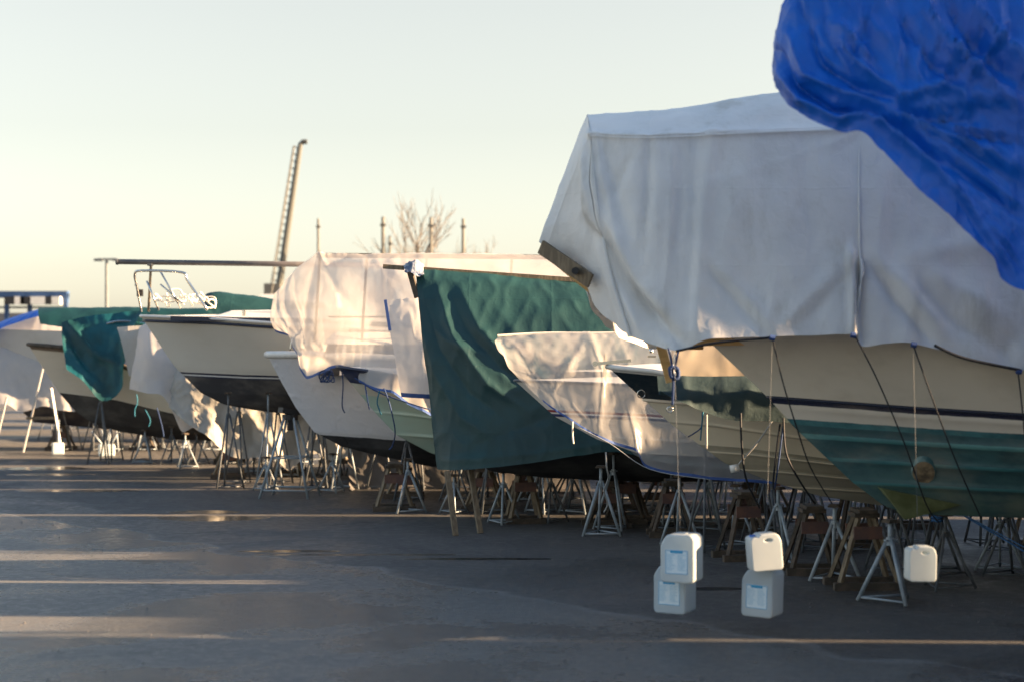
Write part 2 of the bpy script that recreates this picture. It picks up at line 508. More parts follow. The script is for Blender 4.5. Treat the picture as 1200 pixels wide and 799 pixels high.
T_CLEAR = cloth_mat('clear_plastic_film', (.76, .74, .72), (.68, .67, .66), .28, .5, alpha=.60, spec=.6, crumple=(2.2, .45, .04), fine=(10, .3, .015))
T_MILK = cloth_mat('milky_plastic_sheet', (.76, .72, .68), (.70, .68, .66), .4, .5, alpha=.06, crumple=(2.0, .5, .04))
T_GREY = cloth_mat('grey_beige_tarp', (.42, .41, .38), (.50, .49, .46), .5, .3, crumple=(1.3, .7, .06), fine=(6, .4, .02), creases=(1.8, .8, .10))
T_PINK = cloth_mat('pale_cloth_cover', (.74, .71, .68), (.64, .64, .65), .5, .5, crumple=(1.6, .6, .05))
T_BROWN = cloth_mat('brown_grey_tarp', (.10, .10, .10), (.14, .13, .13), .6, .1)

def cover(name, cols, Zc, Zn, m, label, cat='tarpaulin', full=True, crease=False, lift=0, shear=0, ccols=(), **kw):
    """cols: px columns ridge..hem; Zc ridge depth; Zn near depth per column (or one)"""
    out = []
    for i, c in enumerate(cols):
        zn = Zn[min(i, len(Zn)-1)] if isinstance(Zn, (list, tuple)) else Zn
        k = len(c)-1; pts = []
        for j, p in enumerate(c):
            f = 0 if j == 0 else min(1, .62+.38*(j-1)/max(1, k-1))
            pts.append(PX(p[0], p[1], Zc+(zn-Zc)*f))
        if crease:
            pts = [pts[0], pts[0].lerp(pts[1], .88), pts[1].lerp(pts[2], .02), pts[1].lerp(pts[2], .16)]+pts[2:]
        out.append(pts)
    for ci in sorted(ccols, reverse=True):
        a_ = [p.lerp(q, .90) for p, q in zip(out[ci-1], out[ci])]; b_ = [p.lerp(q, .10) for p, q in zip(out[ci], out[ci+1])]
        out[ci:ci+1] = [a_, out[ci], b_]
    if full: out = mirror_cols(out, Zc, lift, shear)
    o, A = sheet(name, out, m, **kw)
    if label: tag(o, label, cat, SHEETS)
    return o, A

# ================================================================== BOAT A (nearest visible hull)
bA = Boat(792, 365, 19.3, -2)
A = thing('motor_boat', 'white motorboat with worn blue-green bottom paint and a round hole low in the bow', 'boat', group='boats stored in a row on stands')
hA = Hull(bA, 10.5, 1.18, [(792, 365), (830, 400), (900, 466), (932, 502), (1000, 566), (1035, 592), (1062, 602)],
          [(792, 365), (900, 372), (1000, 380), (1200, 395), (1500, 400)], [(1200, 607), (1500, 612)],
          strakes=[(.615, .035, .018), (.73, .035, .018), (.845, .03, .016), (.475, .02, .012)], wc=.60, flare=.10, bow_full=.5)
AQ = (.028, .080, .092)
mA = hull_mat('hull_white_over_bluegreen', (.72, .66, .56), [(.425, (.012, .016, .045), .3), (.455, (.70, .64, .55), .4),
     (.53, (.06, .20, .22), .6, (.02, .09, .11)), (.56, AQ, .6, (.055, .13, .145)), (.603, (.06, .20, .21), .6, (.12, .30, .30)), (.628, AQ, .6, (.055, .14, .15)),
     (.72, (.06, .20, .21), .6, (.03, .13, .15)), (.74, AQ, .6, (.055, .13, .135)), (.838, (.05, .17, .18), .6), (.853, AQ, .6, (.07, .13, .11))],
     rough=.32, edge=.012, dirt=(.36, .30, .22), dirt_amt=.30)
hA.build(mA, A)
hA.deck(WPAINT, A)
hA.rail(NAVY, A, .018, w=.425, name='boot_stripe', out=.012)

def on_hull(h, px, py, side=1):
    best = None
    for a in np.linspace(0, 1, 160)**1.35:
        for w in np.linspace(0, 1, 60):
            t, y, z = h.pt(a, w); q = h.b.W(t, y, z)
            d = (600+q.x/q.y*F-px)**2+(HY-(q.z-CAMH)/q.y*F-py)**2
            if best is None or d < best[0]: best = (d, q, a, w)
    _, q, a, w = best
    p1 = h.b.W(*h.pt(min(1, a+.01), w)); p2 = h.b.W(*h.pt(a, max(0, w-.02))); p3 = h.b.W(*h.pt(a, min(1, w+.02)))
    n = (p1-q).cross(p2-p3).normalized()
    if n.y > 0: n = -n
    return q, n
# bow thruster tunnel
q, n = on_hull(hA, 1080, 553)
Mt = Matrix.Translation(q) @ n.to_track_quat('Z', 'X').to_matrix().to_4x4()
ring = MB(); vs = []; fs = []
prof = [(.19, -.05), (.165, .022), (.153, .034), (.146, .030)]
for (r, z) in prof:
    for k in range(24):
        aa = 2*PI*k/24; vs.append(Mt @ Vector((r*math.cos(aa), r*.8*math.sin(aa), z)))
for i in range(len(prof)-1):
    for k in range(24):
        fs.append((i*24+k, i*24+(k+1) % 24, (i+1)*24+(k+1) % 24, (i+1)*24+k))
th = MB().add(vs, fs).build('thruster_tunnel', mat('tunnel_ring', (.06, .15, .16), .6, 0, (.28, .36, .34), 4), A, smooth=True)
vs = [Mt @ Vector((.152*math.cos(2*PI*k/24), .122*math.sin(2*PI*k/24), .034)) for k in range(24)]
MB().add(vs, [tuple(range(24))]).build('tunnel_bore', mat('bore', (.10, .075, .05), .8, 0, (.30, .22, .13), 7), th)
# pointed olive forefoot under the bow
k0, k1, k2 = PX(1030, 571, 19.1), PX(1122, 590, 19.15), PX(1060, 609, 19.3)
fo = MB()
wd = Vector((0, .16, 0))
fo.add([k0-wd, k1-wd, k2-wd*.2, k0+wd, k1+wd, k2+wd*.2], [(0, 1, 2), (5, 4, 3), (0, 2, 5, 3), (1, 4, 5, 2), (0, 3, 4, 1)])
fo.build('forefoot', mat('olive_primer', (.13, .15, .06), .6, 0, (.20, .23, .11), 4), A)

# its white tarp
cA = [[(631, 284), (640, 291), (652, 300), (668, 312), (686, 327)],
      [(660, 205), (667, 216), (674, 262), (684, 305), (699, 362)],
      [(688, 136), (693, 158), (699, 230), (714, 315), (738, 395)],
      [(745, 131), (748, 160), (752, 240), (768, 330), (792, 411)],
      [(805, 124), (808, 158), (814, 240), (822, 330), (832, 398)],
      [(905, 110), (905, 153), (905, 240), (905, 330), (905, 395)],
      [(1000, 102), (1000, 150), (1000, 240), (1000, 330), (1000, 393)],
      [(1010, 102), (1010, 150), (1010, 240), (1012, 330), (1014, 406)],
      [(1070, 97), (1070, 150), (1070, 250), (1070, 330), (1070, 403)],
      [(1200, 90), (1200, 150), (1200, 260), (1200, 350), (1200, 434)],
      [(1400, 80), (1400, 150), (1400, 260), (1400, 350), (1400, 440)],
      [(1650, 80), (1650, 150), (1650, 260), (1650, 350), (1650, 440)]]
foldsA = [([(700, 158), (706, 200), (722, 262), (742, 330)], .06, 7, True), ([(760, 160), (758, 240), (752, 300)], -.045, 5, True), ([(787, 160), (786, 260), (780, 340)], .03, 4, True), ([(815, 160), (812, 260), (806, 360)], -.03, 4, True), ([(690, 190), (700, 260), (722, 330), (750, 385)], .06, 6, True), ([(860, 200), (850, 330)], .025, 16, True), ([(940, 170), (950, 290)], -.03, 14, True), ([(1040, 190), (1030, 290)], .035, 14, True), ([(728, 300), (745, 350), (790, 395)], -.07, 6, True),
          ([(690, 262), (712, 290), (728, 330), (762, 372), (800, 404)], -.13, 9, True),
          ([(706, 250), (726, 285), (745, 330), (775, 365)], .07, 11, True),
          ([(686, 165), (692, 220), (688, 290)], .07, 9, True),
          ([(703, 160), (716, 210), (724, 270)], -.05, 10, True),
          ([(742, 180), (722, 215), (708, 240)], -.04, 6, True),
          ([(835, 160), (824, 250), (814, 390)], .035, 8, False),
          ([(775, 170), (770, 300)], .03, 14, True), ([(800, 170), (797, 300)], -.03, 10, True),
          ([(828, 315), (870, 360), (905, 396)], -.04, 6, True), ([(838, 310), (880, 355), (908, 394)], .035, 7, True),
          ([(1000, 300), (950, 350), (908, 395)], .04, 9, True), ([(985, 330), (950, 368), (910, 397)], -.03, 6, True),
          ([(905, 300), (905, 396)], .02, 8, True),
          ([(997, 298), (1000, 350), (1001, 398)], .075, 5, False), ([(1008, 310), (1010, 360), (1012, 400)], -.05, 6, False),
          ([(1020, 312), (1050, 350), (1095, 405)], -.075, 7, True), ([(1030, 305), (1070, 345), (1110, 395)], .06, 10, True),
          ([(1075, 330), (1110, 370), (1170, 410)], -.06, 12, True), ([(1085, 315), (1140, 350), (1190, 380)], .05, 14, True),
          ([(1200, 380), (1180, 410), (1185, 434)], -.05, 8, True), ([(1060, 300), (1130, 290), (1200, 280)], .04, 14, True),
          ([(830, 215), (900, 195), (1000, 160)], .012, 3, False), ([(740, 290), (830, 216)], .012, 3, False),
          ([(690, 158), (760, 160), (840, 157), (1000, 153)], .02, 5, False),
          ([(720, 140), (840, 122)], -.03, 6, True), ([(830, 150), (980, 112)], .03, 8, True)]
oA, AA = cover('tarpaulin', cA, 19.35, [19.3, 18.9, 18.35, 18.05, 18.0], T_WHITE, 'white woven tarpaulin over the tall boat at the right with blue-green bottom paint',
               n=(15, 12), ccols=(2,), folds=foldsA, drape=(.022, .42, 1.2), nz=(.018, 1.6), seed=2, crease=True)
# timber frame end showing under the tarp's front lip
tf = thing('plywood_bulkhead', 'orange lit plywood and timber framing showing under the lip of the big white tarp', 'timber frame')
a, b = PX(634, 290, 19.2), PX(692, 330, 18.7)
MB().bar(a, b, .035, .16).build('bow_board', WOOD, tf)
MB().tube([PX(674, 318, 18.82), PX(674, 318, 18.70)], .04, 12).build('bolt', BLACK, tf)
MB().bar(PX(655, 292, 19.3), PX(702, 330, 19.2), .03, .35).build('plywood_gusset', WOODY, tf)
MB().bar(PX(774, 404, 19.2), PX(786, 448, 19.2), .05, .10).bar(PX(806, 396, 19.6), PX(812, 408, 19.4), .25, .05).build('upright', WOODY, tf)
MB().bar(PX(782, 402, 19.2), PX(1000, 398, 19.0), .05, .09).build('stringer', WOODY, tf)
MB().bar(PX(640, 284, 19.35), PX(1190, 300, 19.35), .06, .12).build('ridge_board', WOOD, tf)

# ================================================================== BOAT A0 (blue tarp, off frame hull)
bA0 = Boat(1236, 330, 15.45, -3)
A0 = thing('motor_boat', 'boat under the bright blue tarpaulin at the right edge', 'boat', group='boats stored in a row on stands')
hA0 = Hull(bA0, 9.5, 1.15, [(1236, 330), (1330, 470), (1420, 590)], [(1236, 330), (1400, 335), (1900, 345)], [(1700, 610), (2500, 612)], ns=24, nw=20)
hA0.build(hull_mat('hull_plain_white', (.6, .58, .54), [(.6, (.02, .03, .06), .6)]), A0)
cB = [[(930, -25), (910, 35), (905, 78), (907, 102)],
      [(950, -70), (924, 30), (922, 95), (937, 133)],
      [(985, -90), (962, 30), (966, 110), (984, 155)],
      [(1030, -100), (1010, 30), (1010, 110), (1014, 158)],
      [(1100, -110), (1080, 40), (1070, 150), (1060, 205)],
      [(1160, -110), (1140, 50), (1125, 180), (1110, 252)],
      [(1230, -110), (1200, 60), (1180, 220), (1160, 298)],
      [(1300, -110), (1280, 80), (1240, 270), (1210, 345)],
      [(1500, -110), (1500, 100), (1500, 300), (1500, 400)],
      [(1900, -60), (1900, 100), (1900, 300), (1900, 400)],
      [(2400, 0), (2400, 100), (2400, 300), (2400, 400)]]
foldsB = [([(912, 60), (930, 100), (975, 128), (1035, 132)], -.09, 7, True), ([(912, 85), (940, 118), (985, 142), (1045, 135)], .08, 8, True),
          ([(925, 40), (945, 90), (990, 112), (1040, 125)], .08, 8, True), ([(945, 30), (960, 75), (1000, 100), (1050, 118)], -.08, 8, True),
          ([(985, 20), (990, 60), (1020, 90), (1060, 110)], .07, 9, True), ([(935, 0), (955, 50), (975, 70)], -.05, 8, True),
          ([(1040, 130), (1100, 140), (1200, 135)], -.12, 9, 'start'), ([(1040, 130), (1110, 160), (1210, 200)], .12, 10, 'start'),
          ([(1030, 138), (1110, 190), (1210, 260)], -.11, 9, 'start'), ([(1025, 145), (1100, 205), (1190, 300)], .10, 8, 'start'),
          ([(1060, 140), (1130, 175), (1210, 232)], -.07, 6, True), ([(1090, 150), (1150, 160), (1210, 168)], -.07, 6, True),
          ([(1040, 120), (1100, 100), (1180, 120)], .08, 10, True),
          ([(1075, -10), (1110, 50), (1190, 125)], .10, 9, True), ([(1100, -10), (1140, 50), (1210, 110)], -.10, 9, True),
          ([(1130, -10), (1165, 40), (1215, 80)], .10, 9, True), ([(1050, 10), (1090, 70), (1160, 130)], -.08, 8, True),
          ([(1000, 0), (1040, 50), (1060, 100)], .05, 10, True), ([(1020, 20), (1000, 60), (1010, 90)], -.05, 7, True),
          ([(1050, 40), (1075, 90), (1100, 115)], .04, 6, True), ([(960, 20), (1000, 45), (1030, 80)], .05, 5, True)]
foldsB = [(f[0], f[1]*1.15, f[2]*.72, *f[3:]) for f in foldsB]
rb_ = random.Random(4)
for k in range(22):
    y_ = 115+k*12+rb_.uniform(-4, 4); foldsB.append(([(1040+rb_.uniform(-12, 20), 132+rb_.uniform(-5, 8)), (1100, 132+(y_-132)*.30+rb_.uniform(-4, 4)), (1215, y_)], (-1)**k*rb_.uniform(.02, .05), rb_.uniform(2.5, 4.5), True))
for k in range(12):
    x_ = 940+k*22; foldsB.append(([(x_, -15), (x_+10+rb_.uniform(-6, 6), 40), (1000+k*12, 110)], (-1)**k*rb_.uniform(.02, .045), rb_.uniform(2.5, 5), True))
oB, BB = cover('tarpaulin', cB, 15.5, [15.4, 14.95, 14.65, 14.5, 14.4], T_BLUE, 'bright blue tarpaulin gathered in deep folds at the top right corner',
               n=(14, 22), folds=foldsB, drape=(.012, .5, 2), nz=(.028, 4.2), seed=11, lift=1.0, shear=.35)

# ================================================================== BOAT B
bB = Boat(712, 430, 21.9, -3)
B = thing('motor_boat', 'cream speedboat with navy band and pale spray strakes, behind the big white tarped boat', 'boat', group='boats stored in a row on stands')
hB = Hull(bB, 8.6, .92, [(712, 430), (745, 460), (790, 500), (850, 543), (900, 563), (960, 581), (1030, 592)],
          [(712, 430), (770, 436), (850, 452), (950, 471), (1100, 490), (1300, 495)], [(1200, 598), (1500, 602)],
          strakes=[(.40, .02, .01), (.615, .028, .010), (.745, .028, .010), (.87, .026, .010)], wc=.58, flare=.08, bow_full=.45)
CR = (.72, .63, .48); TN = (.40, .35, .26)
hB.build(hull_mat('hull_cream_navy', (.72, .71, .68), [(.035, (.012, .022, .03), .25), (.24, (.76, .67, .52), .35), (.40, (.50, .43, .33), .35), (.415, CR, .35), (.565, TN, .5, (.30, .27, .20)),
     (.609, CR, .4), (.622, TN, .5, (.30, .27, .20)), (.739, CR, .4), (.752, (.31, .28, .22), .5), (.864, CR, .4), (.877, (.28, .26, .21), .5)], rough=.25, dirt=(.30, .27, .2), dirt_amt=.25), B)
hB.deck(WPAINT, B, camber=.26)
hB.rail(WPAINT, B, .035)
hB.rail(CREAM, B, .022, w=.24, name='gunwale_moulding')
MB().bar(bB.W(-.14, 0, 2.66), bB.W(.3, 0, 2.70), .09, .04).tube([bB.W(-.16, -.05, 2.66), bB.W(-.16, .05, 2.66)], .035, 10).build('anchor_roller', STEEL, B)
q, n = on_hull(hB, 752, 461)
MB().tube([q+n*.02+Vector((.05*math.cos(k*PI/6), -.01, .05*math.sin(k*PI/6))) for k in range(13)], .008, 6).build('bow_eye', STEEL, B, smooth=True)
for dx, nm in ((0, 'a'), (.32, 'b')):
    p0 = bB.W(.55+dx, .3*(1+dx), 2.80)
    MB().tube([p0, p0+Vector((-.16, 0, .42))], .012, 8).tube([p0, p0+Vector((0, 0, .05))], .03, 8).build('stanchion', STEEL, B, smooth=True)
MB().box(tuple(bB.W(.55, .46, 2.755)), (.10, .05, .025), .1).build('cleat', STEEL, B)
# dark green canvas and tan canvas over its cockpit
cc, _ = sheet('cockpit_cover', [[PX(x, 441, 20.95), PX(x+2, 462, 20.78), PX(x+4, yb, 20.70)] for x, yb in ((770, 458), (800, 474), (850, 492), (900, 494), (960, 500), (1050, 505))],
              NAVYCLOTH, n=(8, 8), folds=[([(800, 440), (808, 480)], .03, 5, True), ([(835, 445), (838, 488)], -.02, 6, True), ([(880, 445), (870, 488)], .02, 7, True)], nz=(.015, 2), seed=3)
tag(cc, 'dark green canvas hung along the speedboat cockpit under the white tarp', 'canvas', SHEETS)
tc, _ = sheet('cabin_canvas', [[PX(x, 392, 21.1), PX(x, 415, 21.05), PX(x, 444-abs(x-830)*.03, 21.0)] for x in (792, 820, 860, 900, 960, 1100)],
              CREAM, n=(8, 8), nz=(.012, 1.5), seed=4)
tag(tc, 'tan canvas screen above the dark green canvas on the speedboat', 'canvas', SHEETS)

# ================================================================== BOAT C (wrapped in clear plastic)
bC = Boat(603, 446, 24.6, -2)
C = thing('motor_boat', 'white boat with maroon stripe seen through clear plastic wrapping', 'boat', group='boats stored in a row on stands')
hC = Hull(bC, 7.8, .92, [(603, 446), (650, 488), (700, 515), (750, 532), (820, 541)], [(603, 446), (700, 450), (800, 455), (950, 460)], [(950, 548), (1200, 550)],
          strakes=[(.42, .02, .02), (.7, .02, .015)], wc=.6)
hC.build(hull_mat('hull_white_maroon', (.70, .68, .64), [(.36, (.22, .02, .03), .3), (.39, (.70, .68, .64), .3), (.41, (.02, .03, .12), .3), (.445, (.68, .66, .62), .3), (.9, (.02, .02, .03), .6)]), C)
hC.deck(WPAINT, C, camber=.1); hC.rail(GALVD, C, .02)
cb = MB()
for (t, z, w) in ((1.3, .40, .55), (2.3, .62, .75), (3.6, .62, .85)):
    pts = [bC.W(t, w*math.cos(k*PI/10), hC.zs(t)+z*math.sin(k*PI/10)) for k in range(11)]
    cb.tube(pts, .018, 6)
cb.build('cover_hoops', WOOD, C)
cC = [[(583, 396), (581, 399), (581, 402), (583, 407)], [(592, 393), (590, 404), (594, 418), (603, 438)],
      [(620, 392), (618, 412), (625, 440), (637, 471)], [(660, 391), (660, 425), (665, 460), (672, 495)],
      [(700, 391), (700, 430), (700, 475), (703, 514)], [(728, 390), (728, 430), (735, 480), (742, 528)],
      [(770, 389), (765, 430), (765, 490), (762, 549)], [(830, 389), (830, 430), (830, 490), (832, 561)], [(950, 388), (950, 430), (950, 500), (950, 568)], [(1100, 388), (1100, 430), (1100, 500), (1100, 568)]]
oC, CA = cover('plastic_wrap', cC, 24.6, [24.5, 24.0, 23.7, 23.5, 23.42], T_CLEAR, 'clear plastic wrap with blue hem over the small boat with maroon stripe', n=(12, 12), drape=(.03, .55, 1.2), nz=(.045, 2.2), seed=5,
               folds=[([(690, 392), (706, 440), (700, 512)], .06, 5, True), ([(600, 400), (625, 440), (650, 470)], .03, 6, True), ([(690, 395), (660, 440), (640, 470)], .03, 5, True), ([(735, 480), (745, 530)], .06, 5, True)])
edge_band(CA, BLUEEDGE, oC, w=.035, i0=24)
MB().tube(smoothline([PX(583, 394, 24.5), PX(640, 391, 24.6), PX(700, 391, 24.6), PX(800, 389, 24.6), PX(950, 388, 24.6)], 4), .02, 6).build('ridge_line', ROPEW, oC)

# ================================================================== BOAT D (green tarp)
bD = Boat(520, 432, 27.3, -2)
D = thing('sail_boat', 'black bottomed hull under the large dark green tarpaulin', 'boat', group='boats stored in a row on stands')
hD = Hull(bD, 7.6, 1.05, [(520, 432), (540, 500), (552, 538), (575, 552), (640, 560)], [(520, 432), (700, 436), (900, 440)], [(760, 565), (1000, 563)], rnd=2.3)
hD.build(hull_mat('hull_dark', (.03, .04, .05), [(.4, (.012, .013, .016), .7)], dirt_amt=.15), D); hD.deck(WPAINT, D)
cD = [[(487, 314), (494, 390), (503, 470), (512, 550)], [(505, 316), (514, 395), (523, 475), (530, 551)], [(545, 319), (552, 400), (560, 480), (565, 549)],
      [(600, 324), (605, 400), (612, 480), (620, 543)], [(660, 330), (664, 405), (670, 475), (678, 534)], [(710, 335), (712, 405), (718, 475), (725, 530)],
      [(770, 339), (775, 420), (780, 480), (785, 543)], [(860, 345), (865, 430), (870, 490), (875, 552)], [(1020, 352), (1020, 430), (1020, 500), (1020, 556)]]
foldsD = [([(512, 335), (530, 395), (570, 450), (615, 480)], .065, 6, True), ([(500, 360), (515, 410), (550, 460), (590, 490)], -.05, 6, True),
          ([(527, 345), (545, 385), (585, 430), (640, 462)], -.065, 6, True), ([(540, 340), (560, 385), (600, 425), (650, 450)], .055, 7, True),
          ([(495, 390), (510, 440), (540, 490), (580, 515)], .05, 7, True), ([(497, 375), (530, 405), (570, 415), (600, 450)], .03, 5, True),
          ([(492, 400), (500, 450), (512, 500)], -.03, 6, True), ([(560, 330), (640, 340)], .02, 8, True),
          ([(640, 500), (700, 470)], .03, 7, True), ([(560, 520), (640, 490), (700, 500)], -.03, 9, True), ([(610, 380), (690, 350)], .03, 12, True),
          ([(520, 540), (620, 533), (700, 522)], .02, 5, False), ([(580, 360), (620, 410), (680, 430)], .03, 9, True), ([(600, 500), (606, 540)], .02, 5, True)]
foldsD = [(f[0], f[1]*.7, *f[2:]) for f in foldsD]
oD, DA = cover('tarpaulin', cD, 27.35, [26.5, 26.3, 26.15], T_GREEN, 'large dark green tarpaulin hanging over the ridge beam in the middle', n=(22, 26), folds=foldsD, drape=(.012, .7, 2), nz=(.03, 1.4), seed=21)
g = thing('ridge_beam', 'timber ridge beam poking out of the top of the dark green tarpaulin', 'beam')
MB().bar(PX(449, 313, 27.35), PX(1000, 351, 27.35), .10, .07).build('beam', WOOD, g)
MB().bar(PX(480, 318, 27.2), PX(489, 349, 27.1), .035, .10).build('hanging_batten', WOODD, g)
T_RAG = mat('grey_rag', (.10, .13, .20), .7, 0, (.3, .32, .36), 9)
rg, _ = sheet('tied_rag', [[PX(473, 311, 27.3), PX(474, 318, 27.1)], [PX(480, 307, 27.3), PX(482, 322, 27.0)], [PX(488, 306, 27.3), PX(490, 326, 27.0)], [PX(496, 310, 27.4), PX(497, 322, 27.1)]],
              T_RAG, parent=g, n=(6, 8), nz=(.08, 7), seed=3)
for k, (a, b) in enumerate((((524, 552), (534, 628)), ((551, 548), (563, 625)))):
    pt = GR(*b); top = PX(a[0], a[1], pt.y+.3)
    o = MB().bar(top, pt+Vector((0, 0, .0)), .085, .05).build('timber_prop', WOOD, None, bevel=.004)
    tag(o, ('timber prop leaning under the dark green tarp, nearest its left corner', 'timber prop leaning under the dark green tarp, right of the corner prop')[k], 'prop', 'timber props under the green tarp')

# milky sheet with blue edge between cream cover and green tarp
fl, FA = sheet('plastic_sheet', [[PX(452, 353, 28.7), PX(456, 385, 28.5), PX(463, 420, 28.4), PX(470, 465, 28.4)], [PX(470, 351, 28.7), PX(474, 385, 28.45), PX(478, 425, 28.35), PX(484, 466, 28.3)],
               [PX(489, 350, 28.7), PX(495, 390, 28.4), PX(501, 425, 28.3), PX(508, 467, 28.3)], [PX(520, 350, 28.8), PX(530, 390, 28.5), PX(540, 425, 28.4), PX(550, 467, 28.4)]],
               T_MILK, n=(10, 10), nz=(.03, 2.5), seed=8)
tag(fl, 'milky plastic sheet with blue edge hanging beside the green tarp', 'plastic sheet', SHEETS)
edge_band(FA, BLUEEDGE, fl, w=.07)
MB().bar(PX(451.5, 352, 28.62), PX(457, 388, 28.42), .05, .012, up=(0, 1, 0)).build('side_tape', BLUEEDGE, fl)

# ================================================================== BOATS E1, E2
bE = Boat(395, 430, 29.9, -2)
E1 = thing('motor_boat', 'pale green hulled boat with navy sheer under the scalloped plastic hem', 'boat', group='boats stored in a row on stands')
hE = Hull(bE, 7.4, .95, [(395, 430), (440, 484), (465, 510), (505, 531), (560, 546)], [(395, 430), (440, 437), (505, 449), (620, 456), (850, 460)], [(700, 552), (950, 552)],
          strakes=[(.45, .03, .014), (.68, .03, .014)], wc=.6)
PG = (.33, .45, .38)
hE.build(hull_mat('hull_pale_green', (.012, .02, .06), [(.16, (.48, .46, .38), .4), (.28, PG, .4), (.44, (.48, .62, .54), .4), (.46, PG, .4), (.67, (.45, .60, .50), .4), (.69, (.26, .36, .30), .5), (.93, (.02, .02, .02), .6)]), E1)
hE.deck(WPAINT, E1, .15); hE.rail(NAVY, E1, .03)
bE2 = Boat(313, 416, 32.3, -2)
E2 = thing('motor_boat', 'white shrink-wrapped bow with black keel below, left of the pale green hull', 'boat', group='boats stored in a row on stands')
hE2 = Hull(bE2, 8.4, 1.1, [(313, 416), (330, 448), (347, 478), (368, 506), (400, 523), (440, 533), (500, 546)], [(313, 416), (345, 416), (450, 420), (600, 425), (900, 430)], [(560, 552), (700, 556), (950, 556)], rnd=3, bow_full=.5)
hE2.build(hull_mat('hull_white_wrap', (.70, .70, .72), [(.72, (.014, .014, .016), .75)], rough=.4, edge=.02, dirt_amt=.1, dirt=(.5, .5, .5)), E2)
hE2.deck(WPAINT, E2, .10); hE2.rail(WPAINT, E2, .07, out=-.01, name='bow_fender')
q, n = on_hull(hE2, 400, 518)
MB().tube([q-n*.02, q+n*.015], .09, 14).build('drain_boss', BLACK, E2)
for x in (340, 350):
    MB().tube(smoothline([PX(x, 411, 31.9), PX(x+2, 400, 31.9), PX(x+7, 394, 31.9), PX(x+14, 390, 31.9)], 4), .014, 6).build('pulpit_rail', STEEL, E2, smooth=True)
# shrink wrap skin
ws = hE2.build(cloth_mat('white_shrink_wrap', (.72, .72, .74), (.68, .69, .72), .35, .25, crumple=(5, .8, .03), fine=(14, .7, .01)), E2, name='shrink_wrap', w_bot=.70, off=.015)
# cabin under the cream cover
cab = MB()
def loft_box(mb, P0, P1):
    mb.add(P0+P1, [(0, 1, 2, 3), (7, 6, 5, 4), (0, 4, 5, 1), (1, 5, 6, 2), (2, 6, 7, 3), (3, 7, 4, 0)])
ry = 31.55
loft_box(cab, [PX(372, 440, ry), PX(640, 444, ry), PX(640, 444, 33), PX(372, 440, 33)], [PX(384, 403, ry+.1), PX(640, 405, ry+.1), PX(640, 405, 32.9), PX(384, 403, 32.9)])
cabo = cab.build('cabin', mat('dark_cabin_side', (.018, .022, .028), .65), E2)
rf = MB(); loft_box(rf, [PX(378, 404, ry-.05), PX(645, 406, ry-.05), PX(645, 405, 33.05), PX(378, 404, 33.05)], [PX(392, 390, ry+.35), PX(645, 388, ry+.35), PX(645, 388, 32.7), PX(392, 390, 32.7)])
rf.build('cabin_roof', WPAINT, cabo, bevel=.03)
for x in (400, 432, 470):
    MB().bar(PX(x, 440, ry-.01), PX(x+4, 404, ry+.08), .08, .02).build('window_pillar', WPAINT, cabo)
# timber frame that holds the cream cover
fr = thing('cover_frame', 'timber ridge frame inside the cream cover left of the green tarpaulin', 'frame')
MB().bar(PX(371, 300, 32.3), PX(760, 303, 32.3), .06, .09).build('ridge_board', WOODD, fr)
for x in (375, 430, 500, 600, 700):
    MB().bar(PX(x, 302, 32.3), PX(x-6, 400, 31.45), .05, .035).bar(PX(x, 302, 32.3), PX(x-6, 400, 33.2), .05, .035).build('rafter', WOOD, fr)
MB().bar(PX(385, 372, 31.6), PX(460, 372, 31.6), .03, .03).bar(PX(460, 372, 31.6), PX(700, 374, 31.6), .03, .03).build('side_batten', WOODD, fr)
cE = [[(321, 347), (318, 360), (317, 374), (324, 388)], [(345, 318), (338, 350), (336, 382), (343, 403)], [(371, 299), (364, 345), (358, 395), (356, 442)],
      [(385, 298), (380, 345), (378, 395), (378, 437)], [(402, 298), (400, 345), (400, 395), (402, 431)], [(430, 298), (430, 350), (432, 405), (428, 452)], [(462, 298), (462, 350), (464, 410), (462, 463)],
      [(510, 298), (510, 350), (510, 420), (510, 488)], [(600, 299), (600, 350), (600, 420), (600, 500)], [(690, 300), (690, 350), (690, 420), (690, 500)], [(790, 301), (790, 350), (790, 420), (790, 500)]]
oE, EA = cover('translucent_cover', cE, 32.3, [32.2, 31.7, 31.35, 31.0, 30.6, 29.4, 28.95, 28.85], T_CREAM, 'cream translucent cover with blue hem over the white shrink-wrapped boat and its neighbour', n=(12, 14), drape=(.05, .5, 2.2), nz=(.04, 1.5), seed=9,
               folds=[([(375, 300), (395, 340), (425, 375)], .04, 5, 'start'), ([(372, 300), (360, 360), (356, 430)], .05, 6, True), ([(338, 340), (348, 370), (352, 400)], -.05, 6, True), ([(400, 400), (398, 432)], .06, 4, True)])
edge_band(EA, BLUEEDGE, oE, w=.05)

# ================================================================== BOAT F (sailing boat with pulpit)
bF = Boat(165, 371, 34.8, -1)
Fb = thing('sail_boat', 'white sailing boat with black bottom, navy waterline and a steel bow pulpit', 'boat', group='boats stored in a row on stands')
hF = Hull(bF, 8.6, 1.2, [(165, 371), (185, 401), (205, 430), (235, 460), (262, 474), (300, 481), (345, 486)], [(165, 371), (250, 374), (330, 380), (450, 388), (700, 392)], [(400, 489), (480, 486), (680, 476)], rnd=2.4, bow_full=.55)
hF.build(hull_mat('hull_sail_white', (.60, .57, .50), [(.565, (.012, .015, .04), .3), (.585, (.62, .62, .60), .3), (.60, (.012, .015, .04), .3), (.615, (.030, .030, .034), .7)], rough=.22, dirt=(.45, .41, .34), dirt_amt=.2), Fb)
hF.deck(WPAINT, Fb, .10)
hF.rail(NAVY, Fb, .03, w=.045, name='rub_rail')
hF.rail(WPAINT, Fb, .03, name='toe_rail')
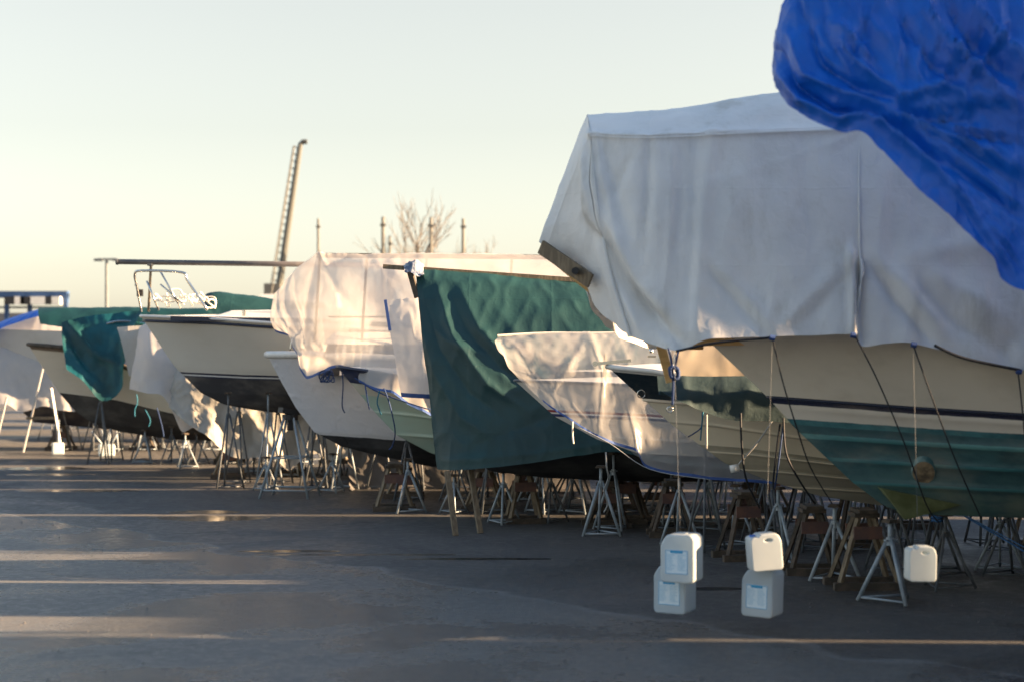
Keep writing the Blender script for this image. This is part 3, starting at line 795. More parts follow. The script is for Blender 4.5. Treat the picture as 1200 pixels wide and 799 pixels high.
kl = MB(); z0 = 1.55
loft_box(kl, [bF.W(5.0, -.10, 0.12), bF.W(6.2, -.10, .12), bF.W(6.2, .10, .12), bF.W(5.0, .10, .12)], [bF.W(4.7, -.12, z0), bF.W(6.4, -.12, z0), bF.W(6.4, .12, z0), bF.W(4.7, .12, z0)])
kl.build('fin_keel', mat('black_antifoul', (.02, .02, .022), .7), Fb)
cr = MB(); loft_box(cr, [bF.W(1.3, -.45, 3.35), bF.W(6.5, -.8, 3.3), bF.W(6.5, .8, 3.3), bF.W(1.3, .45, 3.35)], [bF.W(1.9, -.3, 3.56), bF.W(6.4, -.65, 3.62), bF.W(6.4, .65, 3.62), bF.W(1.9, .3, 3.56)])
cr.build('coachroof', WPAINT, Fb, bevel=.03)
MB().bar(bF.W(.75, .62, 3.40), bF.W(4.0, 1.02, 3.34), .05, .09).build('navy_coaming', NAVY, Fb)
MB().tube([PX(286, 364, 34.2), PX(286, 371, 34.2)], .04, 8).build('winch', STEEL, Fb)
def FP(px, py, y=0):
    t, z = bF.loc(px, py, y); return bF.W(t, y, z)
pul = MB()
for sy in (.45, -.45):
    pul.tube(smoothline([FP(166, 366, .05*sy), FP(160, 335, .5*sy), FP(158, 322, .8*sy), FP(166, 318, sy), FP(213, 320, sy*1.3), FP(220, 330, sy*1.3), FP(243, 364, sy*1.5)], 4), .026, 6)
    pul.tube([FP(172, 330, sy), FP(186, 364, sy)], .022, 6)
    pul.tube([FP(188, 319, sy), FP(212, 362, sy)], .022, 6)
    pul.tube([FP(188, 334, sy), FP(216, 358, sy)], .02, 6)
pul.tube([FP(160, 334, .45), FP(158, 335, -.45)], .014, 6)
pul.build('pulpit', STEEL, Fb, smooth=True)
MB().bar(FP(177, 310), FP(174, 366), .045, .045).build('mast_crutch', WOOD, Fb)
MB().box(tuple(FP(164, 344)), (.12, .08, .14)).build('bow_lamp', BLACK, Fb)
ms = thing('stored_mast', 'long dark mast laid level above the sailing boat pulpit', 'mast')
MB().tube([FP(137, 307.5, .0), FP(460, 312, 0)], .055, 12).build('mast_tube', mat('grey_mast', (.10, .095, .10), .5, .3, (.14, .13, .13), 5), ms, smooth=True)
MB().tube([FP(136, 307.5, .0), FP(138.5, 307.5, 0)], .065, 12).box(tuple(FP(176, 311, 0)), (.10, .16, .05)).build('mast_fitting', GALVD, ms)
rc = thing('rope_coils', 'loose coils of pale rope heaped inside the sailing boat pulpit', 'rope')
for k in range(13):
    x, y = 186+k*5.2+random.uniform(-2, 2), 352+random.uniform(-4, 6)
    c = FP(x, y+2, random.uniform(-.3, .4)); R = random.uniform(.09, .2)
    ax = random.uniform(0, PI); tl = random.uniform(.4, 1.4)
    M = Matrix.Translation(c+Vector((0, 0, R*.5))) @ Matrix.Rotation(ax, 4, 'Z') @ Matrix.Rotation(tl, 4, 'X')
    pts = [M @ Vector((R*(1+.12*math.sin(a*3+k))*math.cos(a), R*.8*math.sin(a), .02*math.sin(2*a))) for a in np.linspace(0, 4*PI, 30)]
    MB().tube(pts, .014, 6).build('coil', ROPEW, rc, smooth=True)

# green cover behind the sailing boat cabin
gc, _ = cover('tarpaulin', [[(236, 352), (240, 358), (244, 366)], [(248, 343), (250, 355), (252, 368)], [(280, 345), (280, 357), (280, 370)], [(318, 350), (318, 360), (318, 372)], [(380, 356), (380, 365), (380, 378)]], 36.0, 35.5, T_GREEN,
              'small green cover peaking above the sailing boat deck behind its pulpit', n=(6, 6), nz=(.03, 2), seed=6)

# ================================================================== BOAT F2 (grey tarps)
bG = Boat(200, 395, 37.8, -1)
F2 = thing('sail_boat', 'boat hidden under grey and pale tarps behind the white sailing boat', 'boat', group='boats stored in a row on stands')
hG = Hull(bG, 8, 1.05, [(200, 395), (235, 470), (280, 510)], [(200, 395), (500, 400)], [(400, 520), (600, 520)], ns=24, nw=20)
hG.build(hull_mat('hull_dull', (.3, .3, .3), [(.5, (.02, .02, .02), .7)]), F2)
oP, PA = cover('cloth_cover', [[(164, 384), (159, 410), (155, 432), (152, 456)], [(178, 378), (174, 415), (172, 440), (172, 461)], [(198, 376), (198, 420), (196, 450), (193, 466)], [(225, 376), (225, 420), (218, 470), (212, 505)], [(260, 376), (260, 420), (250, 470), (235, 500)], [(330, 376), (330, 420), (330, 470), (320, 500)]],
      38.0, [37.6, 37.0, 36.8], T_PINK, 'pale cloth cover lit by the sun left of the sailing boat stem', n=(8, 10), nz=(.04, 1.8), seed=13, folds=[([(172, 385), (185, 440)], .05, 6, True), ([(205, 470), (210, 505)], .08, 5, True)])
oQ, QA = cover('tarpaulin', [[(196, 440), (197, 452), (197, 466), (198, 477)], [(205, 400), (212, 440), (214, 470), (216, 494)], [(240, 398), (240, 445), (240, 480), (241, 511)], [(272, 396), (272, 445), (272, 490), (272, 536)], [(300, 396), (300, 445), (300, 495), (302, 536)], [(318, 396), (318, 445), (320, 495), (322, 538)],
      [(338, 396), (338, 445), (338, 500), (339, 552)], [(352, 396), (352, 445), (350, 500), (350, 541)], [(374, 396), (374, 445), (374, 495), (374, 530)], [(390, 396), (390, 445), (390, 495), (390, 540)], [(416, 396), (416, 445), (416, 495), (417, 533)], [(460, 396), (460, 445), (470, 490), (480, 520)], [(600, 396), (600, 445), (600, 480), (600, 510)]],
      37.8, [36.8, 36.4, 36.2], T_GREY, 'crumpled grey beige tarp hanging below the black bottom of the sailing boat', n=(8, 12), nz=(.10, 2.2), seed=17, drape=(.05, .9, 1.5),
      folds=[([(290, 485), (330, 540)], .12, 9, True), ([(250, 500), (310, 480)], .1, 9, True), ([(350, 485), (345, 545)], -.12, 8, True), ([(380, 500), (400, 535)], .1, 8, True)])
o_, _ = sheet('cloth_flap', [[PX(137, 384, 38.2), PX(143, 405, 38.1), PX(151, 441, 38.1)], [PX(150, 383, 38.2), PX(155, 405, 38.1), PX(158, 440, 38.1)], [PX(168, 382, 38.2), PX(170, 405, 38.1), PX(170, 440, 38.1)]], T_GREY, n=(6, 6), nz=(.02, 2), seed=2)
tag(o_, 'plain grey flap between the teal tarp and the sunlit pale cloth cover', 'tarpaulin', SHEETS)

# ================================================================== BOAT G (clinker) and H
bK = Boat(33, 404, 41.5, 0)
G = thing('clinker_boat', 'cream clinker planked boat with brown gunwale and black bottom at the left', 'boat', group='boats stored in a row on stands')
hK = Hull(bK, 8.2, 1.1, [(33, 404), (52, 434), (70, 461), (88, 482), (105, 494), (140, 506)], [(33, 404), (60, 407), (100, 412), (170, 440), (240, 463), (400, 470)], [(200, 515), (300, 518), (420, 516)], rnd=2.6, lap=16, strakes=())
hK.build(hull_mat('hull_clinker_cream', (.13, .09, .06), [(.055, (.58, .52, .42), .45), (.55, (.03, .027, .026), .75)], dirt_amt=.2), G)
hK.deck(NAVY, G, .12); hK.rail(WOODD, G, .05)
lad = MB()
for x0, x1 in ((87, 98), (122, 135)):
    lad.bar(PX(x0, 378, 40.9), PX(x1, 408, 40.9), .07, .03)
lad.build('bow_ladder', WPAINT, G)
MB().tube(smoothline([PX(125, 380, 40.8), PX(140, 377, 40.7), (PX(165, 379, 40.7)), PX(188, 386, 40.6)], 4), .025, 6).tube(smoothline([PX(135, 388, 40.8), PX(160, 385, 40.7), PX(188, 390, 40.6)], 4), .02, 6).build('guard_rail', STEEL, G)
cover('tarpaulin', [[(46, 361), (45, 370), (47, 380)], [(80, 361), (80, 372), (80, 385)], [(120, 361), (120, 375), (120, 392)], [(165, 361), (165, 375), (165, 395)], [(240, 362), (240, 380), (240, 400)], [(330, 364), (330, 390), (330, 410)]],
      41.8, [41.0, 40.9], T_GREEN2, 'bottle green tarp ridge across the top of the clinker planked boat', n=(6, 6), nz=(.03, 1.4), seed=3)
oT, TA = cover('tarpaulin', [[(72, 379), (73, 400), (78, 433)], [(92, 373), (95, 410), (97, 447)], [(112, 370), (116, 420), (119, 470)], [(130, 368), (138, 412), (141, 458)], [(150, 366), (147, 395), (146, 428)], [(166, 364), (158, 380), (148, 405)]],
      40.9, 40.1, T_TEAL, 'teal tarp pulled down to a hanging corner over the clinker planked boat side', full=False, n=(9, 12), nz=(.06, 1.8), seed=4,
      folds=[([(75, 385), (95, 420), (120, 450)], -.12, 5, True), ([(80, 380), (110, 415), (145, 430)], .12, 6, True)])
bH = Boat(-40, 385, 46.5, 0)
H = thing('motor_boat', 'boat under the white and blue cover at the far left edge', 'boat', group='boats stored in a row on stands')
hH = Hull(bH, 8, 1.1, [(-40, 385), (0, 460), (40, 495)], [(-40, 385), (300, 395)], [(150, 505), (300, 505)], ns=24, nw=20)
hH.build(hull_mat('hull_h', (.55, .55, .53), [(.55, (.02, .02, .03), .6)]), H)
cH = [[(-80, 420), (-80, 440), (-75, 470), (-70, 490)], [(-40, 398), (-42, 430), (-42, 455), (-40, 480)], [(0, 380), (-2, 420), (0, 450), (5, 474)], [(22, 372), (20, 420), (22, 455), (25, 483)], [(46, 365), (45, 420), (48, 450), (52, 476)], [(75, 364), (72, 420), (72, 450), (76, 482)], [(130, 364), (130, 420), (130, 450), (130, 480)], [(250, 368), (250, 420), (250, 450), (250, 480)]]
oH, HA = cover('cloth_cover', cH, 46.8, 45.5, T_PINK, 'white cover with a blue ridge band at the far left edge', n=(8, 10), nz=(.06, 1.6), seed=14, drape=(.05, .8, 1.5))
bl, _ = sheet('ridge_band', [[PX(x, y-1, 46.4), PX(x, y+2, 46.0), PX(x, y+7, 45.7)] for x, y in ((-80, 420), (-40, 398), (0, 379), (22, 371), (46, 364), (60, 363))], T_BLUE, parent=oH, n=(4, 3), nz=(0, 1))
for k, (px_, z, top, mm, lb) in enumerate(((-150, 52, 372, T_GREY, 'grey'), (-260, 58, 385, T_GREEN2, 'green'))):
    pass

# ================================================================== off-frame neighbours (shade the yard)
def generic(bx, by, ztop, m, label, L=9, B=1.15, zs=2.9, ang=-2, front=1.0):
    b = Boat(600, 400, 10, ang); b.o = Vector((bx, by, 0))
    o = thing('motor_boat', label, 'boat', group='boats stored in a row on stands')
    h = Hull.__new__(Hull); h.b = b; h.L = L; h.B = B; h.t0 = 0
    h.zs = lambda t: zs-.03*t; h.zk = lambda t: .95; h.ts = lambda w: np.interp(w, [0, .6, 1], [0, 1.3, 2.6]); h.args = (.58, 0, (), 0, .5, .1, 0); h.ns = 24; h.nw = 16
    h.build(hull_mat('hull_plain', (.55, .54, .5), [(.5, (.02, .03, .04), .6)]), o)
    cols = []
    for t, zt in ((-.3, ztop-1.2), (.5, ztop), (L*.5, ztop+.1), (L, ztop-.2)):
        cols.append([b.W(t, 0, zt), b.W(t, B*.7, zt-.35), b.W(t, B+.08, zt-1.2 if t > 0 else zt-.6), b.W(t, B+.12, zs-.7)])
    full = []
    for i, c in enumerate(cols):
        t = (-.3, .5, L*.5, L)[i]; zt = c[0].z
        full.append([b.W(t, -B-.12, zs-.7), b.W(t, -B-.08, c[2].z), b.W(t, -B*.7, zt-.35)]+c)
    s_, _ = sheet('tarpaulin', full, m, n=(10, 6), nz=(.05, 1.2), seed=int(by))
    tag(s_, 'tarpaulin over the '+label, 'tarpaulin', SHEETS)
    return b, h
far = []
generic(6.2, 12.0, 4.6, T_WHITE, 'covered boat parked beyond the right edge, next after the blue tarp')
generic(7.6, 8.6, 4.9, T_GREY, 'grey covered boat parked beyond the right edge')
gb1 = generic(-16.5, 52, 3.45, T_GREY, 'grey covered boat far down the row at the left edge', ang=0)
gb2 = generic(-17.5, 58, 3.3, T_GREEN2, 'green covered boat farthest down the row', ang=0)

# ================================================================== STANDS
HULLS = {'A': (hA, 'the white and blue-green motorboat'), 'B': (hB, 'the cream speedboat with spray strakes'), 'C': (hC, 'the plastic wrapped maroon striped boat'),
         'D': (hD, 'the boat under the green tarp'), 'E': (hE, 'the pale green hulled boat'), 'E2': (hE2, 'the white shrink-wrapped boat'),
         'F': (hF, 'the sailing boat with the pulpit'), 'F2': (hG, 'the boat under the grey beige tarp'), 'G': (hK, 'the clinker planked boat'), 'H': (hH, 'the white covered boat at far left')}
made = []
rs = random.Random(3)
# tripods one can pick out in the photograph: foot px, height in px, label
near_tripods = [
 (1043, 706, 94, 'blue-grey steel tripod stand under the pointed olive forefoot, closest to the viewer', .36, 1.15),
 (978, 680, 86, 'blue-grey steel tripod stand just left of the big timber trestle', .36, 1.15),
 (912, 663, 90, 'blue-grey steel tripod stand right behind the blue-capped jug', .33, 1.1),
 (796, 637, 78, 'blue-grey steel tripod stand rising behind the upper blue-labelled jug', .33, 1.05),
 (704, 628, 80, 'steel tripod stand with wide splayed leg below the curled rope on the green tarp', .33, 1.1),
 (590, 614, 60, 'steel tripod stand right of the two timber props', .31, 1.0),
 (646, 612, 58, 'dark steel tripod stand between green tarp trestle and the curled rope stand', .30, .8),
 (478, 601, 62, 'steel tripod stand under the pale green hull at the tarp corner', .32, 1.0),
 (390, 577, 44, 'small steel tripod stand right of the tall four legged stand', .30, .9),
 (312, 575, 38, 'small steel tripod stand left of the tall four legged stand', .28, .9),
 (217, 549, 40, 'steel tripod stand below the loose grey cloth tail', .30, .9),
 (170, 543, 38, 'steel tripod stand below the turquoise rope ends', .30, .9),
 (1108, 690, 86, 'thin grey stand behind the single jug at the right with blue rope round its neck', .36, .9),
 (1172, 668, 70, 'grey tripod stand at the right edge behind the blue strap', .36, .9),
 (862, 640, 70, 'steel tripod stand between the two pairs of jugs, set further back', .33, .9),
 (532, 602, 44, 'small brownish tripod stand seen just left of the timber props', .28, .8),
]
for (px, py, hp, lb, sp, fat) in near_tripods:
    g_ = GR(px, py); h = hp/F*g_.y
    dark = 'dark' in lb or 'thin' in lb
    made.append(g_.xy.copy())
    st_ = tripod(h, sp, fat, lb, BS, (g_.x, g_.y, 0), rs.uniform(0, 2.1), GALVD if dark else GALV)
near_tr = [(1012, 688, 92, 'big weathered timber trestle with a brown plate, between the two nearest blue-grey tripods', .70),
           (872, 655, 80, 'dark timber trestle behind the blue-capped jug', .6),
           (788, 628, 66, 'dark timber trestle behind the upper labelled jug on the left', .6),
           (614, 612, 62, 'tall narrow timber trestle under the green tarp edge', .5),
           (462, 598, 56, 'timber trestle with sunlit inner faces under the black keel', .6),
           (735, 612, 60, 'dark timber trestle right of the curled rope stand', .6),
           (268, 560, 40, 'small timber trestle left of the tall four legged stand', .6)]
for (px, py, hp, lb, w) in near_tr:
    g_ = GR(px, py); made.append(g_.xy.copy())
    trestle(hp/F*g_.y, lb, BT, (g_.x, g_.y, 0), rs.uniform(-.25, .25), w, .5, WOOD if 'dark' not in lb else WOODD)
# regular stands under each hull
steps = {'near': 'near side', 'far': 'far side'}
for key, (h, phrase) in HULLS.items():
    pos = [(1.9, 'the forefoot of'), (2.7, 'the bow of'), (3.6, 'the fore part of'), (4.2, 'the forward middle of'), (5.0, 'the middle of'), (5.7, 'the after part of'), (6.8, 'the stern of')]
    for t, w in pos:
        for sd in (1, -1):
            y = h.B*(.28 if key in 'AB' else .5)*sd
            p = h.b.W(t, y, 0)
            if abs(p.x) > .31*p.y+.3: continue
            if any((p.xy-q).length < .42 for q in made): continue
            z = h.low(t, (.28 if key in 'AB' else .5)*h.B)
            if key in ('F', 'G', 'F2'): z = min(z, 1.9)
            if z < .5 or z > 1.9 or (key in 'AB' and z > 1.12) or (key == 'A' and t < 3): continue
            made.append(p.xy.copy())
            lb = '%s steel stand under %s %s' % ('near' if sd > 0 else 'far', w, phrase)
            tripod(z, .32, .9, lb, BS, (p.x, p.y, 0), rs.uniform(0, 2), rs.choice([GALV, GALVD, GALVD]))
        if t in (1.9, 4.2, 6.8):
            p = h.b.W(t+.7, 0, 0)
            if abs(p.x) < .31*p.y and not any((p.xy-q).length < .6 for q in made) and key != 'F':
                z = h.zk(t+.7); made.append(p.xy.copy())
                trestle(max(.6, z), 'timber trestle under %s keel of %s' % ('forward' if t < 3 else ('middle' if t < 5 else 'after'), phrase), BT, (p.x, p.y, 0), rs.uniform(-.2, .2), .6, .5, rs.choice([WOOD, WOODD]))
for k, (h, phrase) in enumerate(((gb1[1], 'the grey covered boat far down the row'), (gb2[1], 'the farthest green covered boat'))):
    for t, nm in ((2.6, 'fore part'), (6, 'stern')):
        for sd in (1, -1):
            p = h.b.W(t, .8*sd, 0)
            tripod(1.1, .32, .9, '%s steel stand under the %s of %s' % ('near' if sd > 0 else 'far', nm, phrase), BS, (p.x, p.y, 0), rs.uniform(0, 2), GALVD)
# tall four legged stand below the sailing boat
c = GR(340, 582)
t4 = thing('tall_boat_stand', 'tall four legged steel stand with ring braces below the black sailing boat bottom', 'stand', (c.x, c.y, 0), .35, BS)
H4 = 1.50
fts = []
for k in range(4):
    a = k*PI/2+.3; fts.append((Vector((math.cos(a)*.66, math.sin(a)*.66, 0)), Vector((math.cos(a)*.13, math.sin(a)*.13, H4))))
for f0, f1 in fts: MB().tube([f0, f1], .024, 8).build('leg', GALV, t4, smooth=True)
for fr_ in (.10, .50):
    for k in range(4):
        a_ = fts[k][0].lerp(fts[k][1], fr_); b_ = fts[(k+1) % 4][0].lerp(fts[(k+1) % 4][1], fr_)
        MB().tube([a_, b_], .016, 6).build('brace', GALV, t4, smooth=True)
MB().tube([(0, 0, H4-.04), (0, 0, H4+.06)], .15, 12).box((-.05, 0, H4+.12), (.30, .22, .10), .2, 0, .2).box((0, 0, H4-.14), (.10, .10, .2)).build('head', BLACK, t4)
# folding step trestle at far left
LPAINT = mat('worn_white_paint', (.42, .42, .41), .5, 0, (.5, .49, .46), 6)
sf = thing('trestle_ladder', 'white trestle ladder with a sunlit rung by the clinker planked boat stem', 'ladder')
f1, f2 = GR(27, 530), GR(72, 522)
f2.y = f1.y-.2; f2.x = (72-600)/F*f2.y
for a, b, m_ in ((f1, PX(51, 428, f1.y), LPAINT), (f2, PX(60, 455, f1.y), LPAINT)):
    MB().bar(a, b, .06, .04).build('leg', m_, sf)
MB().bar(PX(31, 490, f1.y-.05), PX(65, 490, f1.y-.12), .06, .07).build('rung', WOOD, sf)
MB().bar(GR(-8, 533), PX(8, 465, GR(-8, 533).y), .05, .04).build('leg', LPAINT, sf)

# ================================================================== JUGS
JUGM = cloth_mat('translucent_hdpe', (.55, .63, .68), (.61, .68, .72), .38, .35, spec=.4, crumple=(2, .1, .01), fine=(12, .1, .004))
LBLW = mat('label_paper', (.62, .74, .82), .5, 0, (.70, .79, .85), 20)
LBLB = mat('label_blue', (.03, .30, .55), .5)
CAPB = mat('blue_cap', (.01, .12, .50), .4)
def jug_profile(W, Hh, hole):
    cu = bpy.data.curves.new('jug_profile', 'CURVE'); cu.dimensions = '2D'; cu.fill_mode = 'BOTH'
    def poly(pts):
        s = cu.splines.new('POLY'); s.points.add(len(pts)-1)
        for p, q in zip(s.points, pts): p.co = (q[0], q[1], 0, 1)
        s.use_cyclic_u = True
    def rnd(pts, r=.035, k=5):
        out = []
        for i, p in enumerate(pts):
            a, b, c_ = Vector(pts[i-1]), Vector(p), Vector(pts[(i+1) % len(pts)])
            rr = min(r, .42*(a-b).length, .42*(c_-b).length); d0 = (a-b).normalized()*rr; d1 = (c_-b).normalized()*rr
            for j in range(k+1):
                t = j/k; out.append(tuple((1-t)**2*(b+d0)+2*t*(1-t)*b+t*t*(b+d1)))
        return out
    w = W/2
    if hole:
        poly(rnd([(-w, 0), (w, 0), (w, Hh*.80), (w*.78, Hh), (-w*.35, Hh), (-w*.5, Hh*.93), (-w, Hh*.93)], .028))
        poly([(w*.16+w*.36*math.cos(-a), Hh*.85+Hh*.080*math.sin(-a)*1.0) for a in np.linspace(0, 2*PI, 20, endpoint=False)])
    else:
        poly(rnd([(-w, 0), (w, 0), (w, Hh*.93), (w*.84, Hh), (-w*.62, Hh), (-w, Hh*.80)], .03))
    return cu
def jug(name, label, px, py, Z, W, D, Hh, rz, lab, hole, group, cap=True, tilt=0):
    p = PX(px, py, Z)
    t = thing(name, label, 'jug', p, rz, group); t.rotation_euler.y = tilt
    cu = jug_profile(W-.02, Hh-.02, hole); bd = .012 if hole else .018; cu.extrude = D/2-bd; cu.bevel_depth = bd; cu.bevel_resolution = 4
    tmp = bpy.data.objects.new('tmp', cu); col.objects.link(tmp)
    dg = bpy.context.evaluated_depsgraph_get(); me = bpy.data.meshes.new_from_object(tmp.evaluated_get(dg))
    bpy.data.objects.remove(tmp); me.name = 'jug_body'
    me.transform(Matrix.Rotation(PI/2, 4, 'X')); me.transform(Matrix.Translation((0, 0, .01)))
    me.materials.clear(); me.materials.append(JUGM)
    for f in me.polygons: f.use_smooth = len(f.vertices) == 4 or abs(f.normal.y) < .95
    o = bpy.data.objects.new('body', me); col.objects.link(o); o.parent = t
    if hole:
        MB().tube([(-W*.34, 0, Hh*.90), (-W*.34, 0, Hh*.975)], .030, 16).build('cap', CAPB if cap else JUGM, t)
    else:
        MB().tube([(W*.10, -.0, Hh-.01), (W*.10, 0, Hh+.015)], .03, 16).build('cap', JUGM, t)
    if lab:
        lw, lh = W*.72, Hh*.52; zc = Hh*.43; y = -D/2-.0015
        L = MB().box((0, y, zc), (lw, .003, lh)).build('label', LBLW, t)
        pr = MB()
        yy = y-.0022
        for zz in (zc-lh/2+.006, zc+lh/2-.006): pr.box((0, yy, zz), (lw-.006, .0012, .006))
        for xx in (-lw/2+.006, lw/2-.006): pr.box((xx, yy-.0003, zc), (.005, .0012, lh-.01))
        pr.box((.0, yy-.0006, zc+lh*.42), (lw*.55, .0012, lh*.10))
        pr.build('label_print', LBLB, L)
        tx = MB(); r_ = random.Random(int(px))
        for k in range(11):
            zz = zc+lh*.30-k*lh*.062
            for sx in (-1, 1):
                ln = lw*.40*r_.uniform(.55, 1); x0 = -lw*.44 if sx < 0 else lw*.04
                tx.box((x0+ln/2, yy, zz), (ln, .001, lh*.018))
        tx.build('label_text', mat('label_text_blue', (.22, .45, .62), .5), L)
    return t
JG = 'white plastic jugs hung as weights'
zj = 17.3
jug('jug', 'lower blue-labelled white jug of the left hanging pair', 791, 716, zj+.05, .33, .30, .47, -.5, True, False, JG)
jug('jug', 'upper blue-labelled white jug of the left hanging pair', 799, 680, zj-.32, .33, .30, .46, -.45, True, False, JG)
jug('jug', 'lower labelled white jug of the right hanging pair', 893, 720, zj-.1, .32, .30, .46, -.55, True, False, JG, tilt=.03)
jug('jug', 'unlabelled white jug with blue cap and grip hole, atop the right hanging pair', 897, 667, zj-.35, .31, .22, .36, .12, False, True, JG, tilt=-.08)
jug('jug', 'single small white jug with grip hole hanging at the far right', 1078, 680, zj-.5, .27, .20, .34, .05, False, True, JG, cap=False, tilt=.02)
HANG = 'thin lines holding the jugs'
for x0, y0, x1, y1, lb in ((790, 411, 797, 624, 'thin pale line from the tarp hem down to the left jugs'), (905, 398, 898, 628, 'thin pale line from the tarp hem down to the blue-capped jug'), (1070, 405, 1076, 641, 'thin pale line from the tarp hem down to the single jug')):
    rope([PX(x0, y0, 17.95), PX((x0+x1)/2, (y0+y1)/2, 17.4), PX(x1, y1, 16.95)], .0018, GALVD, lb, name='hanging_line', group=HANG)
# weights at the far end: drums with pipes standing in them
for k, (px, py, n_, lb) in enumerate(((68, 532, 0, 'white weight canister standing by the trestle ladder foot'), (125, 534, 4, 'white tub with short pipes standing up in it under the clinker boat'))):
    p = GR(px, py)
    t = thing('weight_tub', lb, 'tub', p, .3)
    w = .30 if k == 0 else .40
    MB().box((0, 0, .15), (w, w, .30)).build('tub', JUGM, t, bevel=.03)
    for j in range(n_):
        a = -.5+j*.33
        MB().tube([(a*.2, 0, .28), (a*.75, rs.uniform(-.1, .1), .72+rs.uniform(-.1, .06))], .024, 8).build('pipe', GALV, t, smooth=True)
    if k == 0:
        MB().tube([(0, 0, .28), (.02, 0, .9)], .018, 8).build('pipe', GALV, t, smooth=True)

# ================================================================== ROPES
LN = 'tie lines of the tarpaulins'
def proj_rope(pts, r, m, lb, name='rope'): return rope([PX(*p) for p in pts], r, m, lb, name=name, group=LN)
proj_rope([(905, 396, 17.98), (918, 450, 18.02), (935, 505, 18.35), (950, 548, 18.9), (975, 590, 19.4)], .008, ROPED, 'dark tie line crossing the white bow, leftmost on the big motorboat')
proj_rope([(1002, 394, 17.98), (1028, 445, 17.95), (1060, 520, 18.15), (1085, 590, 18.9), (1100, 612, 19.6)], .008, ROPED, 'dark tie line crossing the big motorboat above the round hole')
proj_rope([(1070, 404, 17.98), (1090, 460, 17.9), (1118, 535, 18.05), (1150, 608, 18.9)], .008, ROPED, 'dark tie line crossing the big motorboat right of the round hole')
proj_rope([(1193, 436, 17.98), (1198, 480, 17.9), (1205, 560, 18.1)], .008, ROPED, 'dark tie line at the right picture edge on the big motorboat')
proj_rope([(792, 412, 18.0), (840, 402, 17.98), (905, 396, 17.95)], .014, ROPED, 'dark cord run along the white tarp hem between its tie points')
proj_rope([(1095, 405, 17.92), (1130, 420, 17.9), (1196, 434, 17.92)], .016, ROPED, 'dark cord along the white tarp hem at the right')
for (x, y) in ((905, 396), (1000, 393), (1071, 404), (1194, 435)):
    MB().tube([PX(x-3, y, 17.93), PX(x+3, y+1, 17.93)], .03, 8).build('eyelet_knot', BLUEEDGE, oA)
# blue knotted bundle under the tarp corner
kb = thing('rope_bundle', 'knotted blue rope bundle dangling under the lower corner of the white tarp', 'rope')
for k in range(7):
    a = k*.9
    pts = [PX(790+5*math.cos(a+q), 437+7*math.sin(q*1.0+k), 18.0)+Vector((0, .05*math.sin(q*2+k), 0)) for q in np.linspace(0, 2*PI, 14)]
    MB().tube(pts, .018, 6).build('coil', ROPEB, kb, smooth=True)
MB().tube(smoothline([PX(783, 408, 18), PX(787, 425, 18), PX(789, 450, 18), PX(788, 475, 18)]), .013, 6).tube([PX(795, 411, 18), PX(791, 430, 18)], .013, 6).build('tail', ROPEB, kb, smooth=True)
MB().tube([PX(785+3.2*math.cos(a), 480+3.2*math.sin(a), 18) for a in np.linspace(0, 2*PI, 10)], .008, 6).build('hook', STEEL, kb, smooth=True)
# ropes over boat B
proj_rope([(868, 484, 20.66), (869, 520, 20.68), (874, 560, 21.0), (890, 595, 21.6)], .013, ROPED, 'black rope going under the cream speedboat, leftmost of its dark ropes')
proj_rope([(914, 497, 20.62), (908, 545, 20.7), (906, 568, 20.9), (907, 574, 20.9)], .012, ROPED, 'doubled dark rope hanging over the cream speedboat with a small weight')
proj_rope([(918, 497, 20.62), (912, 545, 20.7), (908, 572, 20.9)], .010, ROPEB, 'blue-grey strand beside the doubled dark rope on the cream speedboat')
proj_rope([(918, 490, 20.62), (921, 530, 20.6), (935, 560, 20.75), (955, 590, 21.3)], .013, ROPED, 'black rope slanting down the cream speedboat just left of the motorboat stem')
proj_rope([(905, 494, 20.62), (885, 522, 20.68), (860, 550, 20.95)], .010, ROPEG, 'grey rope running diagonally down to the white fender end on the cream speedboat')
proj_rope([(985, 540, 20.5), (1010, 565, 20.7), (1036, 592, 21.0)], .013, ROPED, 'black rope slanting across the spray strakes beside the aqua forefoot')
proj_rope([(823, 483, 20.72), (822, 500, 20.75), (813, 508, 20.8), (806, 512, 20.8)], .008, ROPEB, 'light blue cord loop at the speedboat gunwale')
proj_rope([(824, 483, 20.7), (822, 502, 20.75), (821, 516, 20.8)], .009, ROPEC, 'short turquoise cord at the speedboat gunwale')
proj_rope([(828, 486, 20.7), (828, 510, 20.72), (828, 526, 20.76)], .012, ROPEG, 'pale webbing strap hanging on the speedboat side')
fe = MB().tube([PX(856, 550, 20.9), PX(866, 548, 20.9)], [.05, .05], 12).build('fender', WPAINT, None, smooth=True)
tag(fe, 'small white fender tied against the speedboat bottom', 'fender')
proj_rope([(710, 530, 23.3), (711, 548, 23.3), (713, 560, 23.5), (708, 575, 24), (712, 590, 24.2), (708, 600, 24.3)], .011, ROPEG, 'pale rope curling down from the green tarp hem to a stand')
proj_rope([(671, 494, 23.4), (671, 510, 23.4), (672, 520, 23.4)], .012, ROPEW, 'short white cord below the clear plastic wrap')
proj_rope([(676, 500, 23.4), (715, 520, 23.3), (762, 550, 23.25), (832, 562, 23.2)], .006, ROPEG, 'thin cord along the plastic wrap hem')
